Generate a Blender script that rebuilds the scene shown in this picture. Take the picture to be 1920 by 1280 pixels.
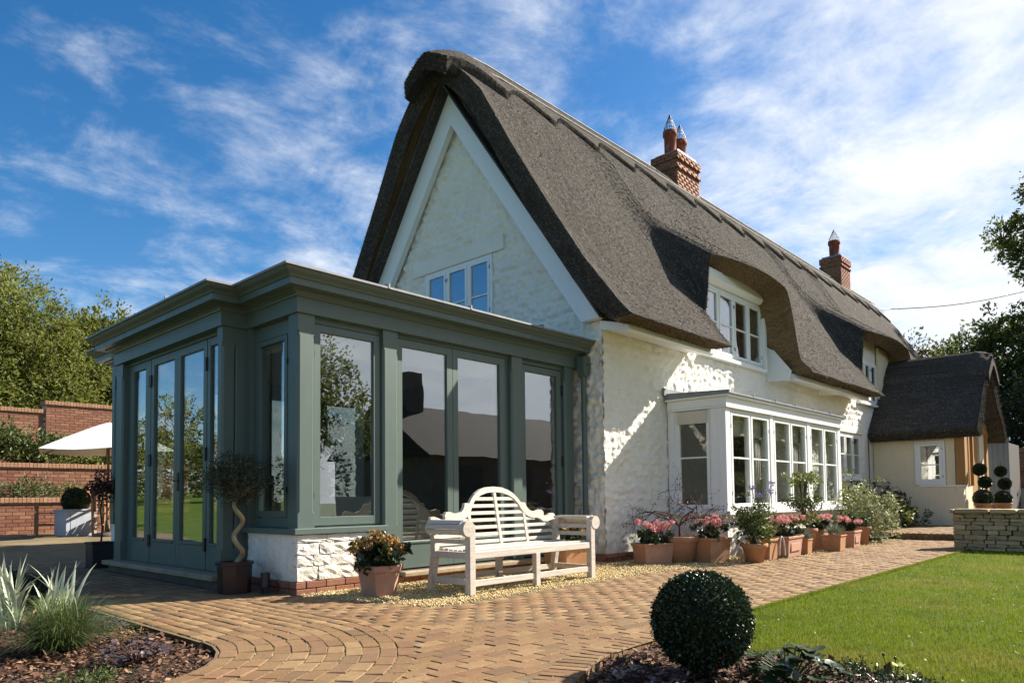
import bpy, bmesh, math, random
import numpy as np
from mathutils import Vector, Matrix, Euler
R = math.radians
rng = np.random.default_rng(7)
random.seed(7)
scene = bpy.context.scene
for o in list(bpy.data.objects): bpy.data.objects.remove(o)
C = scene.collection

# ------------------------------------------------------------------ camera
cam_d = bpy.data.cameras.new('camera'); cam = bpy.data.objects.new('camera', cam_d); C.objects.link(cam)
yaw, pitch, roll = R(42.98), R(2.668), R(-0.6255)
fw = Vector((math.cos(yaw)*math.cos(pitch), math.sin(yaw)*math.cos(pitch), math.sin(pitch)))
rt = Vector((math.sin(yaw), -math.cos(yaw), 0)); up = rt.cross(fw)
rt2 = rt*math.cos(roll)+up*math.sin(roll); up2 = -rt*math.sin(roll)+up*math.cos(roll)
m = Matrix((rt2, up2, -fw)).transposed().to_4x4(); m.translation = Vector((-3.665, -6.291, 0.90))
cam.matrix_world = m
cam_d.sensor_width = 36; cam_d.lens = 36*1339.3/1920; cam_d.shift_y = 232.8/1920
cam_d.clip_start = 0.05; cam_d.clip_end = 3000
scene.camera = cam

# ------------------------------------------------------------------ sky, sun, exposure
SUN = Vector((1, -0.43, 0.76)).normalized()
elev = math.asin(SUN.z); az = math.atan2(SUN.x, SUN.y)
w = bpy.data.worlds.new('World'); scene.world = w; w.use_nodes = True
nt = w.node_tree; N = nt.nodes; L = nt.links; N.clear()
out = N.new('ShaderNodeOutputWorld'); bg = N.new('ShaderNodeBackground'); L.new(bg.outputs[0], out.inputs[0])
bg.inputs['Strength'].default_value = 0.044
sky = N.new('ShaderNodeTexSky'); sky.sky_type = 'NISHITA'; sky.sun_disc = False
sky.sun_elevation = elev; sky.sun_rotation = az; sky.air_density = 1.0; sky.dust_density = 0.6; sky.ozone_density = 3.0
tc = N.new('ShaderNodeTexCoord'); sep = N.new('ShaderNodeSeparateXYZ'); L.new(tc.outputs['Generated'], sep.inputs[0])
def mth(op, a, b=None, c=None):
    n = N.new('ShaderNodeMath'); n.operation = op
    for i, v in enumerate((a, b, c)):
        if v is None: continue
        if isinstance(v, (int, float)): n.inputs[i].default_value = v
        else: L.new(v, n.inputs[i])
    return n.outputs[0]
zz = mth('MAXIMUM', sep.outputs['Z'], 0.0); den = mth('ADD', zz, 0.16)
cu = mth('DIVIDE', sep.outputs['X'], den); cv = mth('DIVIDE', sep.outputs['Y'], den)
comb = N.new('ShaderNodeCombineXYZ'); L.new(cu, comb.inputs[0]); L.new(cv, comb.inputs[1]); comb.inputs[2].default_value = 3.7
def wnoise(scale, detail, rough, dist=0.0, off=(0, 0, 0), sc=(1, 1, 1), rot=0.0):
    mp = N.new('ShaderNodeMapping'); mp.inputs['Location'].default_value = off; mp.inputs['Scale'].default_value = sc
    mp.inputs['Rotation'].default_value = (0, 0, rot)
    L.new(comb.outputs[0], mp.inputs[0])
    n = N.new('ShaderNodeTexNoise'); n.inputs['Scale'].default_value = scale; n.inputs['Detail'].default_value = detail
    n.inputs['Roughness'].default_value = rough; n.inputs['Distortion'].default_value = dist
    L.new(mp.outputs[0], n.inputs['Vector']); return n.outputs['Fac']
CLOUD_OFF = (0.0, 0.0, 0.0)
n1 = wnoise(0.95, 10, 0.62, 0.25, (1.2, 3.0, 0), (1.0, 1.0, 1), 0.4)
n2 = wnoise(3.4, 9, 0.66, 0.4, (2.0, 7.0, 0), (1.0, 1.0, 1), 0.4)
n3 = wnoise(0.33, 3, 0.5, 0.0, (3.9, 3.2, 0))
# clouds thicken towards the sunny side of the sky
sunside = mth('ADD', mth('MULTIPLY', sep.outputs['X'], 0.13), mth('MULTIPLY', sep.outputs['Y'], -0.08))
cov = mth('ADD', mth('ADD', mth('MULTIPLY', n1, 0.68), mth('MULTIPLY', n2, 0.28)), mth('ADD', mth('MULTIPLY', n3, 0.42), sunside))
low = mth('MULTIPLY', mth('SUBTRACT', 1.0, mth('MINIMUM', mth('MULTIPLY', zz, 3.2), 1.0)), 0.10)
cov = mth('ADD', cov, low)
rmp = N.new('ShaderNodeValToRGB'); L.new(cov, rmp.inputs[0])
e = rmp.color_ramp.elements; e[0].position = 0.62; e[0].color = (0, 0, 0, 1); e[1].position = 0.82; e[1].color = (1, 1, 1, 1)
rmp.color_ramp.interpolation = 'EASE'
cf = mth('MULTIPLY', rmp.outputs[0], 0.93)
ccol = N.new('ShaderNodeMix'); ccol.data_type = 'RGBA'; L.new(n2, ccol.inputs['Factor'])
ccol.inputs['A'].default_value = (6.6, 7.2, 8.3, 1); ccol.inputs['B'].default_value = (12.2, 12.2, 12.1, 1)
hsv = N.new('ShaderNodeHueSaturation'); L.new(sky.outputs[0], hsv.inputs['Color']); hsv.inputs['Saturation'].default_value = 1.34; hsv.inputs['Value'].default_value = 1.45
mx = N.new('ShaderNodeMix'); mx.data_type = 'RGBA'; L.new(cf, mx.inputs['Factor']); L.new(hsv.outputs[0], mx.inputs['A']); L.new(ccol.outputs['Result'], mx.inputs['B'])
L.new(mx.outputs['Result'], bg.inputs['Color'])
sl = bpy.data.lights.new('sun', 'SUN'); sl.energy = 5.0; sl.angle = R(0.53); sl.color = (1.0, 0.93, 0.82)
so = bpy.data.objects.new('sun', sl); C.objects.link(so); so.rotation_euler = SUN.to_track_quat('Z', 'Y').to_euler(); so.location = (10, -4, 12)
vs = scene.view_settings; vs.view_transform = 'Standard'; vs.look = 'None'; vs.exposure = 1.32; vs.gamma = 1.0; vs.use_curve_mapping = False
scene.render.engine = 'CYCLES'
scene.cycles.transparent_max_bounces = 16; scene.cycles.max_bounces = 8

# ------------------------------------------------------------------ materials
class NM:
    def __init__(s, name):
        s.m = bpy.data.materials.new(name); s.m.use_nodes = True; s.t = s.m.node_tree; s.n = s.t.nodes; s.l = s.t.links
        s.b = s.n['Principled BSDF']; s.o = s.n['Material Output']; s.tc = None
    def co(s, kind='Object'):
        if s.tc is None: s.tc = s.n.new('ShaderNodeTexCoord')
        return s.tc.outputs[kind]
    def pos(s):
        g = s.n.new('ShaderNodeNewGeometry'); return g.outputs['Position']
    def map(s, vec, scale=(1, 1, 1), rot=(0, 0, 0), loc=(0, 0, 0)):
        m = s.n.new('ShaderNodeMapping'); s.l.new(vec, m.inputs[0]); m.inputs['Scale'].default_value = scale
        m.inputs['Rotation'].default_value = rot; m.inputs['Location'].default_value = loc; return m.outputs[0]
    def noise(s, vec, scale, detail=4, rough=0.55, dist=0):
        n = s.n.new('ShaderNodeTexNoise'); s.l.new(vec, n.inputs['Vector']); n.inputs['Scale'].default_value = scale
        n.inputs['Detail'].default_value = detail; n.inputs['Roughness'].default_value = rough; n.inputs['Distortion'].default_value = dist
        return n.outputs['Fac']
    def vor(s, vec, scale, out='Distance', feature='F1'):
        n = s.n.new('ShaderNodeTexVoronoi'); n.feature = feature; s.l.new(vec, n.inputs['Vector']); n.inputs['Scale'].default_value = scale
        return n.outputs[out]
    def math(s, op, a, b=None, c=None):
        n = s.n.new('ShaderNodeMath'); n.operation = op
        for i, v in enumerate((a, b, c)):
            if v is None: continue
            if isinstance(v, (int, float)): n.inputs[i].default_value = v
            else: s.l.new(v, n.inputs[i])
        return n.outputs[0]
    def ramp(s, fac, stops):
        n = s.n.new('ShaderNodeValToRGB'); s.l.new(fac, n.inputs[0]); el = n.color_ramp.elements
        while len(el) < len(stops): el.new(0.5)
        for e_, (p, c) in zip(el, stops):
            e_.position = p; e_.color = (c[0], c[1], c[2], 1) if not isinstance(c, (int, float)) else (c, c, c, 1)
        return n.outputs[0]
    def mix(s, fac, a, b, blend='MIX'):
        n = s.n.new('ShaderNodeMix'); n.data_type = 'RGBA'; n.blend_type = blend
        for k, v in (('Factor', fac), ('A', a), ('B', b)):
            if isinstance(v, (int, float)): n.inputs[k].default_value = v
            elif isinstance(v, tuple): n.inputs[k].default_value = (v[0], v[1], v[2], 1)
            else: s.l.new(v, n.inputs[k])
        return n.outputs['Result']
    def island(s):
        g = s.n.new('ShaderNodeNewGeometry'); return g.outputs['Random Per Island']
    def objrand(s):
        g = s.n.new('ShaderNodeObjectInfo'); return g.outputs['Random']
    def bump(s, h, strength=0.5, dist=0.01, prev=None):
        n = s.n.new('ShaderNodeBump'); s.l.new(h, n.inputs['Height']); n.inputs['Strength'].default_value = strength; n.inputs['Distance'].default_value = dist
        if prev is not None: s.l.new(prev, n.inputs['Normal'])
        return n.outputs[0]
    def set(s, color=None, rough=None, normal=None, spec=None, metal=None):
        for k, v in (('Base Color', color), ('Roughness', rough), ('Normal', normal), ('Specular IOR Level', spec), ('Metallic', metal)):
            if v is None: continue
            if isinstance(v, (int, float)): s.b.inputs[k].default_value = v
            elif isinstance(v, tuple): s.b.inputs[k].default_value = (v[0], v[1], v[2], 1)
            else: s.l.new(v, s.b.inputs[k])
        return s.m
M = {}
def paint(name, col, rough=0.45, var=0.08, grime=0.10, bump=0.12):
    a = NM(name); p = a.pos()
    f = a.noise(p, 1.7, 5, 0.6); g = a.noise(a.map(p, (1, 1, 0.25)), 9, 6, 0.7)
    c = a.mix(a.math('MULTIPLY', f, var*2), col, tuple(x*0.72 for x in col))
    c = a.mix(a.math('MULTIPLY', a.ramp(g, [(0.52, 0), (0.75, 1)]), grime), c, (0.10, 0.09, 0.07))
    M[name] = a.set(c, a.math('ADD', a.math('MULTIPLY', g, 0.25), rough-0.1), a.bump(a.noise(p, 60, 4), bump, 0.002))
paint('green_paint', (0.088, 0.122, 0.105), 0.42, 0.14, 0.22)
paint('white_paint', (0.80, 0.80, 0.77), 0.42, 0.04, 0.06)
paint('plain_white', (0.78, 0.77, 0.73), 0.5, 0.05, 0.08)
paint('cream_render', (0.76, 0.65, 0.46), 0.85, 0.12, 0.16, 0.3)
paint('black_metal', (0.015, 0.015, 0.017), 0.4, 0.05, 0.0)
paint('blue_board', (0.15, 0.19, 0.25), 0.6, 0.10, 0.15)
paint('inner_cream', (0.60, 0.55, 0.44), 0.8)
paint('sofa_fabric', (0.62, 0.60, 0.55), 0.95)
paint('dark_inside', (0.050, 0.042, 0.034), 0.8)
paint('parasol_cloth', (0.76, 0.75, 0.71), 0.9, 0.05, 0.05)
def whitestone():
    a = NM('white_stone'); p = a.pos()
    f = a.noise(p, 2.3, 6, 0.65); g = a.noise(p, 24, 6, 0.65); st = a.noise(a.map(p, (1, 1, 0.5)), 5.5, 6, 0.7)
    c = a.mix(a.ramp(f, [(0.35, 0), (0.7, 1)]), (0.83, 0.795, 0.71), (0.77, 0.715, 0.60))
    c = a.mix(a.math('MULTIPLY', a.ramp(st, [(0.58, 0), (0.74, 1)]), 0.22), c, (0.46, 0.40, 0.28))
    sp = a.n.new('ShaderNodeSeparateXYZ'); a.l.new(p, sp.inputs[0]); zl = a.math('ADD', sp.outputs[2], a.math('MULTIPLY', a.math('SUBTRACT', st, 0.5), 1.1))
    c = a.mix(a.math('MULTIPLY', a.ramp(zl, [(0.10, 1), (0.42, 0)]), 0.45), c, (0.40, 0.35, 0.23))
    dr = a.noise(a.map(p, (5, 5, 0.35)), 2.2, 5, 0.65); c = a.mix(a.math('MULTIPLY', a.ramp(dr, [(0.58, 0), (0.74, 1)]), 0.18), c, (0.42, 0.38, 0.30))
    b = a.bump(a.noise(p, 11, 6, 0.65), 0.7, 0.025); b = a.bump(g, 0.8, 0.014, b)
    M['white_stone'] = a.set(c, 0.85, b)
whitestone()
def thatch(name, c1, c2, c3):
    a = NM(name); p = a.pos()
    v1 = a.vor(a.map(p, (1, 1, 0.55)), 95, 'Distance'); v2 = a.vor(a.map(p, (1.0, 0.8, 0.5)), 48, 'Color')
    n1_ = a.noise(a.map(p, (1, .7, .7)), 38, 6, 0.75); n2_ = a.noise(p, 1.1, 5, 0.6); st = a.noise(a.map(p, (7, 0.35, 0.35)), 3.2, 5, 0.65)
    sepn = a.n.new('ShaderNodeSeparateColor'); a.l.new(v2, sepn.inputs[0])
    c = a.mix(a.ramp(n1_, [(0.32, 0), (0.68, 1)]), c1, c2)
    c = a.mix(a.math('MULTIPLY', a.ramp(sepn.outputs[0], [(0.80, 0), (0.97, 1)]), 0.55), c, c3)
    fs = a.noise(a.map(p, (34, 1.3, 1.3)), 1.6, 5, 0.7)
    c = a.mix(a.math('MULTIPLY', a.ramp(st, [(0.42, 0), (0.70, 1)]), 0.55), c, tuple(x*0.5 for x in c1))
    c = a.mix(a.math('MULTIPLY', a.ramp(fs, [(0.48, 0), (0.66, 1)]), 0.65), c, tuple(x*1.25 for x in c2))
    ms_ = a.noise(p, 0.55, 6, 0.7); c = a.mix(a.math('MULTIPLY', a.ramp(ms_, [(0.55, 0), (0.72, 1)]), 0.35), c, (c2[0]*0.55, c2[1]*0.68, c2[2]*0.42))
    c = a.mix(a.math('MULTIPLY', a.ramp(n2_, [(0.35, 0), (0.7, 1)]), 0.45), c, tuple(x*0.55 for x in c2))
    b = a.bump(n1_, 1.0, 0.05); b = a.bump(v1, 0.8, 0.02, b); b = a.bump(st, 0.5, 0.05, b); b = a.bump(fs, 0.9, 0.05, b)
    M[name] = a.set(c, 0.95, b, 0.15)
thatch('thatch', (0.046, 0.040, 0.035), (0.140, 0.122, 0.104), (0.38, 0.345, 0.30))
thatch('thatch_under', (0.22, 0.14, 0.07), (0.40, 0.27, 0.145), (0.48, 0.35, 0.21))
thatch('thatch_ridge', (0.060, 0.052, 0.044), (0.155, 0.135, 0.115), (0.40, 0.36, 0.31))
def straw():
    a = NM('straw'); c = a.ramp(a.island(), [(0.0, (0.035, 0.029, 0.024)), (0.6, (0.115, 0.097, 0.08)), (0.93, (0.22, 0.19, 0.155)), (1.0, (0.62, 0.56, 0.47))])
    M['straw'] = a.set(c, 0.9, None, 0.2)
    a = NM('hazel_rod'); p = a.pos(); M['hazel_rod'] = a.set(a.ramp(a.noise(p, 30, 4), [(0.3, (0.26, 0.24, 0.21)), (0.7, (0.55, 0.52, 0.47))]), 0.8)
straw()
def brickmat(name, cols, rough=0.85, sc=1.0, soil=0.3):
    a = NM(name); p = a.pos()
    r = a.math('FRACT', a.math('ADD', a.island(), a.objrand()))
    base = a.ramp(r, [(i/(len(cols)-1), c) for i, c in enumerate(cols)])
    n_ = a.noise(p, 14*sc, 6, 0.7); big = a.noise(p, 0.8, 4, 0.6)
    c = a.mix(a.math('MULTIPLY', a.ramp(n_, [(0.4, 0), (0.7, 1)]), 0.45), base, tuple(x*0.5 for x in cols[0]))
    c = a.mix(a.math('MULTIPLY', a.ramp(big, [(0.42, 0), (0.68, 1)]), soil), c, (0.26, 0.19, 0.10))
    b = a.bump(a.noise(p, 45*sc, 6, 0.7), 0.6, 0.006); b = a.bump(n_, 0.4, 0.012, b)
    M[name] = a.set(c, rough, b, 0.3)
brickmat('paver', [(0.225, 0.132, 0.058), (0.180, 0.100, 0.046), (0.275, 0.172, 0.080), (0.205, 0.108, 0.053), (0.145, 0.088, 0.044)])
brickmat('red_brick', [(0.27, 0.115, 0.066), (0.22, 0.085, 0.052), (0.33, 0.165, 0.095), (0.19, 0.070, 0.048), (0.30, 0.145, 0.085)], soil=0.1)
brickmat('coping', [(0.40, 0.22, 0.12), (0.34, 0.17, 0.10), (0.44, 0.27, 0.16)], soil=0.2)
brickmat('rubble', [(0.42, 0.32, 0.17), (0.33, 0.25, 0.14), (0.50, 0.39, 0.22), (0.37, 0.29, 0.18), (0.27, 0.21, 0.13)], soil=0.15)
def simple(name, stops, scale, rough=0.9, bs=0.6, bd=0.01, bscale=None, detail=6, spec=0.3):
    a = NM(name); p = a.pos(); f = a.noise(p, scale, detail, 0.65)
    M[name] = a.set(a.ramp(f, stops), rough, a.bump(a.noise(p, bscale or scale*4, 6, 0.7), bs, bd), spec)
simple('mortar', [(0.3, (0.40, 0.34, 0.25)), (0.7, (0.52, 0.46, 0.36))], 8)
simple('joint_sand', [(0.3, (0.11, 0.075, 0.04)), (0.7, (0.20, 0.14, 0.075))], 5)
simple('soil', [(0.3, (0.022, 0.014, 0.009)), (0.7, (0.06, 0.038, 0.023))], 12, bd=0.02)
simple('gravel_bed', [(0.3, (0.30, 0.22, 0.11)), (0.7, (0.48, 0.37, 0.19))], 40, bscale=70, bd=0.015)
simple('lead', [(0.3, (0.16, 0.17, 0.185)), (0.7, (0.27, 0.28, 0.295))], 5, 0.55, 0.2, 0.003, 30, spec=0.5)
simple('zinc', [(0.3, (0.30, 0.33, 0.37)), (0.7, (0.44, 0.47, 0.51))], 4, 0.45, 0.15, 0.002, 30, spec=0.5)
simple('dark_glaze', [(0.3, (0.016, 0.007, 0.006)), (0.7, (0.034, 0.012, 0.010))], 7, 0.35, 0.3, 0.004, 20, spec=0.5)
simple('slate', [(0.3, (0.018, 0.015, 0.013)), (0.7, (0.038, 0.032, 0.027))], 6)
simple('dark_stone', [(0.3, (0.09, 0.07, 0.055)), (0.7, (0.15, 0.12, 0.09))], 3)
simple('ground_earth', [(0.3, (0.045, 0.060, 0.018)), (0.7, (0.085, 0.11, 0.03))], 2)
simple('patio_stone', [(0.3, (0.12, 0.09, 0.048)), (0.7, (0.23, 0.175, 0.095))], 1.5)
simple('sill_timber', [(0.3, (0.24, 0.18, 0.11)), (0.7, (0.38, 0.30, 0.20))], 6, 0.8)
def terracotta(name, c1, c2):
    a = NM(name); p = a.pos(); f = a.noise(p, 5, 6, 0.65); st = a.noise(a.map(p, (1, 1, 0.4)), 10, 6, 0.7)
    c = a.mix(a.ramp(f, [(0.3, 0), (0.7, 1)]), c1, c2)
    c = a.mix(a.math('MULTIPLY', a.ramp(st, [(0.52, 0), (0.75, 1)]), 0.45), c, (0.55, 0.42, 0.32))
    M[name] = a.set(c, 0.85, a.bump(a.noise(p, 70, 5), 0.25, 0.004), 0.25)
terracotta('terracotta', (0.40, 0.215, 0.125), (0.33, 0.165, 0.095))
terracotta('terracotta_pale', (0.44, 0.245, 0.165), (0.37, 0.19, 0.125))
terracotta('terracotta_orange', (0.45, 0.235, 0.115), (0.38, 0.185, 0.088))
terracotta('pot_red', (0.22, 0.055, 0.035), (0.16, 0.04, 0.028))
def wood(name, c1, c2, axis=(0.6, 14, 14), rough=0.75):
    a = NM(name); p = a.co('Object'); g = a.noise(a.map(p, axis), 3.0, 6, 0.65, 0.6); f = a.noise(a.pos(), 2.5, 4, 0.6)
    c = a.mix(a.ramp(g, [(0.32, 0), (0.68, 1)]), c1, c2); c = a.mix(a.math('MULTIPLY', f, 0.4), c, tuple(x*0.72 for x in c1)); li = a.noise(a.pos(), 17, 5, 0.7); c = a.mix(a.math('MULTIPLY', a.ramp(li, [(0.58, 0), (0.70, 1)]), 0.35), c, tuple(x*0.45 for x in c1))
    M[name] = a.set(c, rough, a.bump(g, 0.35, 0.004), 0.3)
wood('teak_silver', (0.47, 0.41, 0.335), (0.64, 0.59, 0.52), (1.2, 16, 16))
wood('oak', (0.42, 0.235, 0.085), (0.31, 0.155, 0.05), (9, 9, 0.8))
wood('teak_brown', (0.34, 0.19, 0.10), (0.24, 0.125, 0.065), (3, 3, 3))
wood('bark', (0.13, 0.10, 0.07), (0.06, 0.045, 0.032), (10, 10, 1.5), 0.95)
wood('olive_bark', (0.36, 0.29, 0.17), (0.24, 0.18, 0.10), (18, 18, 4), 0.9)
wood('twig_red', (0.10, 0.045, 0.035), (0.06, 0.03, 0.025), (10, 10, 4), 0.8)
def leafmat(name, cols, rough=0.5, trans=0.25, spec=0.4, patch=0.35, pscale=1.2):
    a = NM(name); p = a.pos(); r = a.island()
    c = a.ramp(r, [(i/max(1, len(cols)-1), k) for i, k in enumerate(cols)])
    f = a.noise(p, pscale, 4, 0.6); c = a.mix(a.math('MULTIPLY', a.ramp(f, [(0.35, 0), (0.65, 1)]), patch), c, tuple(x*0.5 for x in cols[0]))
    a.set(c, rough, None, spec)
    tr = a.n.new('ShaderNodeBsdfTranslucent'); a.l.new(c, tr.inputs[0]); ms = a.n.new('ShaderNodeMixShader'); ms.inputs[0].default_value = trans
    a.l.new(a.b.outputs[0], ms.inputs[1]); a.l.new(tr.outputs[0], ms.inputs[2]); a.l.new(ms.outputs[0], a.o.inputs[0])
    M[name] = a.m
leafmat('leaf_tree_left', [(0.13, 0.16, 0.026), (0.185, 0.21, 0.036), (0.235, 0.24, 0.05), (0.15, 0.17, 0.05)], 0.6, 0.48, pscale=0.35, patch=0.5)
leafmat('leaf_tree_olive', [(0.085, 0.085, 0.024), (0.125, 0.115, 0.034), (0.10, 0.095, 0.03)], 0.6, 0.3, pscale=0.4)
leafmat('leaf_tree_right', [(0.085, 0.115, 0.024), (0.125, 0.155, 0.034), (0.18, 0.185, 0.045)], 0.55, 0.5, pscale=0.4)
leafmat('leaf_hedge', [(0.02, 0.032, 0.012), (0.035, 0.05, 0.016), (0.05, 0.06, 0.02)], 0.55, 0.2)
leafmat('leaf_box', [(0.010, 0.022, 0.007), (0.018, 0.036, 0.010), (0.034, 0.060, 0.016)], 0.32, 0.12, 0.5, patch=0.2)
leafmat('leaf_shrub', [(0.05, 0.085, 0.02), (0.09, 0.125, 0.03), (0.14, 0.16, 0.045)], 0.5)
leafmat('leaf_bright', [(0.12, 0.16, 0.03), (0.20, 0.22, 0.05), (0.28, 0.28, 0.09)], 0.5)
leafmat('leaf_varieg', [(0.16, 0.20, 0.07), (0.34, 0.35, 0.17), (0.46, 0.45, 0.27)], 0.5)
leafmat('leaf_olive', [(0.035, 0.046, 0.022), (0.06, 0.075, 0.036), (0.11, 0.125, 0.07)], 0.45)
leafmat('leaf_lavender', [(0.10, 0.13, 0.085), (0.16, 0.19, 0.13), (0.22, 0.24, 0.17)], 0.7)
leafmat('leaf_purple', [(0.045, 0.018, 0.018), (0.085, 0.03, 0.026), (0.13, 0.06, 0.04)], 0.45)
leafmat('leaf_heuchera', [(0.035, 0.018, 0.022), (0.08, 0.05, 0.055), (0.26, 0.25, 0.26)], 0.3, 0.1, 0.6)
leafmat('leaf_dark', [(0.02, 0.036, 0.014), (0.035, 0.055, 0.02), (0.05, 0.075, 0.03)], 0.35, 0.15, 0.5)
leafmat('leaf_grass', [(0.05, 0.085, 0.022), (0.11, 0.155, 0.045), (0.22, 0.25, 0.10)], 0.45, 0.2)
leafmat('leaf_silver', [(0.40, 0.45, 0.32), (0.54, 0.58, 0.44), (0.22, 0.30, 0.17)], 0.45, 0.15)
leafmat('lawn_blade', [(0.095, 0.150, 0.005), (0.135, 0.195, 0.007), (0.175, 0.22, 0.012), (0.24, 0.235, 0.035)], 0.6, 0.45, 0.2, patch=0.0, pscale=0.9)
leafmat('petal_pink', [(0.55, 0.16, 0.17), (0.70, 0.30, 0.28), (0.78, 0.44, 0.40), (0.62, 0.20, 0.24)], 0.6, 0.3, patch=0)
leafmat('petal_hydrangea', [(0.16, 0.055, 0.035), (0.34, 0.19, 0.06), (0.44, 0.32, 0.09), (0.25, 0.10, 0.05)], 0.7, 0.2, patch=0)
leafmat('petal_lilac', [(0.22, 0.19, 0.40), (0.32, 0.28, 0.52)], 0.6, 0.2, patch=0)
leafmat('petal_lime', [(0.52, 0.58, 0.16), (0.66, 0.70, 0.26)], 0.5, 0.3, patch=0)
leafmat('mulch_chip', [(0.042, 0.018, 0.010), (0.085, 0.036, 0.018), (0.15, 0.068, 0.034), (0.36, 0.21, 0.12)], 0.8, 0.0, patch=0.25)
leafmat('gravel_stone', [(0.46, 0.34, 0.14), (0.60, 0.46, 0.21), (0.72, 0.60, 0.33), (0.52, 0.38, 0.17), (0.36, 0.26, 0.12)], 0.75, 0.0, patch=0.15)
def lawn_patches(mname):
    mt = M[mname]; t_ = mt.node_tree; b_ = t_.nodes['Principled BSDF']
    src = b_.inputs['Base Color'].links[0].from_socket
    g_ = t_.nodes.new('ShaderNodeNewGeometry'); outs = []
    for sc_, lo_, hi_, col_, amt in ((0.8, 0.50, 0.68, (0.30, 0.235, 0.06), 0.55), (2.6, 0.52, 0.72, (0.055, 0.105, 0.008), 0.65), (9.0, 0.60, 0.78, (0.36, 0.30, 0.10), 0.35)):
        n_ = t_.nodes.new('ShaderNodeTexNoise'); n_.inputs['Scale'].default_value = sc_; n_.inputs['Detail'].default_value = 5; t_.links.new(g_.outputs['Position'], n_.inputs['Vector'])
        r_ = t_.nodes.new('ShaderNodeMapRange'); r_.inputs[1].default_value = lo_; r_.inputs[2].default_value = hi_; r_.inputs[4].default_value = amt; t_.links.new(n_.outputs['Fac'], r_.inputs[0])
        m_ = t_.nodes.new('ShaderNodeMix'); m_.data_type = 'RGBA'; t_.links.new(r_.outputs[0], m_.inputs['Factor']); t_.links.new(src, m_.inputs['A']); m_.inputs['B'].default_value = (*col_, 1); src = m_.outputs['Result']
    for n_ in list(t_.nodes):
        if n_.type in ('BSDF_PRINCIPLED', 'BSDF_TRANSLUCENT'): t_.links.new(src, n_.inputs['Base Color' if n_.type == 'BSDF_PRINCIPLED' else 'Color'])
lawn_patches('lawn_blade')
def lawn():
    a = NM('lawn'); p = a.pos(); f = a.noise(p, 1.1, 5, 0.6); g = a.noise(p, 60, 5, 0.7)
    c = a.ramp(f, [(0.3, (0.07, 0.12, 0.010)), (0.55, (0.105, 0.155, 0.014)), (0.75, (0.16, 0.165, 0.03))])
    c = a.mix(a.math('MULTIPLY', g, 0.6), c, (0.03, 0.055, 0.008)); M['lawn'] = a.set(c, 0.9, a.bump(g, 0.7, 0.02), 0.2)
lawn()
def glass(name, base, tint, k=1.6):
    a = NM(name); fr = a.n.new('ShaderNodeLayerWeight'); fr.inputs[0].default_value = 0.5; f5 = a.math('POWER', fr.outputs['Facing'], 5.0)
    f = a.math('MINIMUM', a.math('ADD', a.math('MULTIPLY', f5, k), base), 1.0)
    wob = a.bump(a.noise(a.pos(), 1.5, 2, 0.5), 0.028, 0.05)
    t = a.n.new('ShaderNodeBsdfTransparent'); t.inputs[0].default_value = (*tint, 1)
    g = a.n.new('ShaderNodeBsdfGlossy'); g.inputs['Roughness'].default_value = 0.0; g.inputs['Color'].default_value = (0.95, 0.97, 1, 1); a.l.new(wob, g.inputs['Normal'])
    ms = a.n.new('ShaderNodeMixShader'); a.l.new(f, ms.inputs[0]); a.l.new(t.outputs[0], ms.inputs[1]); a.l.new(g.outputs[0], ms.inputs[2])
    a.l.new(ms.outputs[0], a.o.inputs[0]); M[name] = a.m
glass('glass', 0.24, (0.80, 0.83, 0.81), 0.75)
glass('glass_clear', 0.07, (0.90, 0.92, 0.90), 0.9)

# ------------------------------------------------------------------ mesh helpers
def link(o, parent=None):
    C.objects.link(o)
    if parent is not None: o.parent = parent
    return o
def tag(o, label=None, cat=None, group=None, kind=None):
    for k, v in (('label', label), ('category', cat), ('group', group), ('kind', kind)):
        if v: o[k] = v
    return o
def thing(name, label, cat, loc=(0, 0, 0), rz=0.0, group=None):
    o = bpy.data.objects.new(name, None); o.empty_display_size = 0.1; link(o); o.location = loc; o.rotation_euler = (0, 0, rz)
    return tag(o, label, cat, group)
def np_mesh(name, V, F, mat, parent=None, smooth=False):
    V = np.asarray(V, dtype=np.float32); F = np.asarray(F, dtype=np.int32); k = F.shape[1]
    me = bpy.data.meshes.new(name); me.vertices.add(len(V)); me.vertices.foreach_set('co', V.ravel())
    me.loops.add(F.size); me.loops.foreach_set('vertex_index', F.ravel())
    me.polygons.add(len(F)); me.polygons.foreach_set('loop_start', np.arange(0, F.size, k, dtype=np.int32))
    me.polygons.foreach_set('loop_total', np.full(len(F), k, dtype=np.int32))
    if smooth: me.polygons.foreach_set('use_smooth', np.ones(len(F), dtype=bool))
    me.update(calc_edges=True); me.validate(); me.materials.append(M[mat])
    return link(bpy.data.objects.new(name, me), parent)
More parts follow.
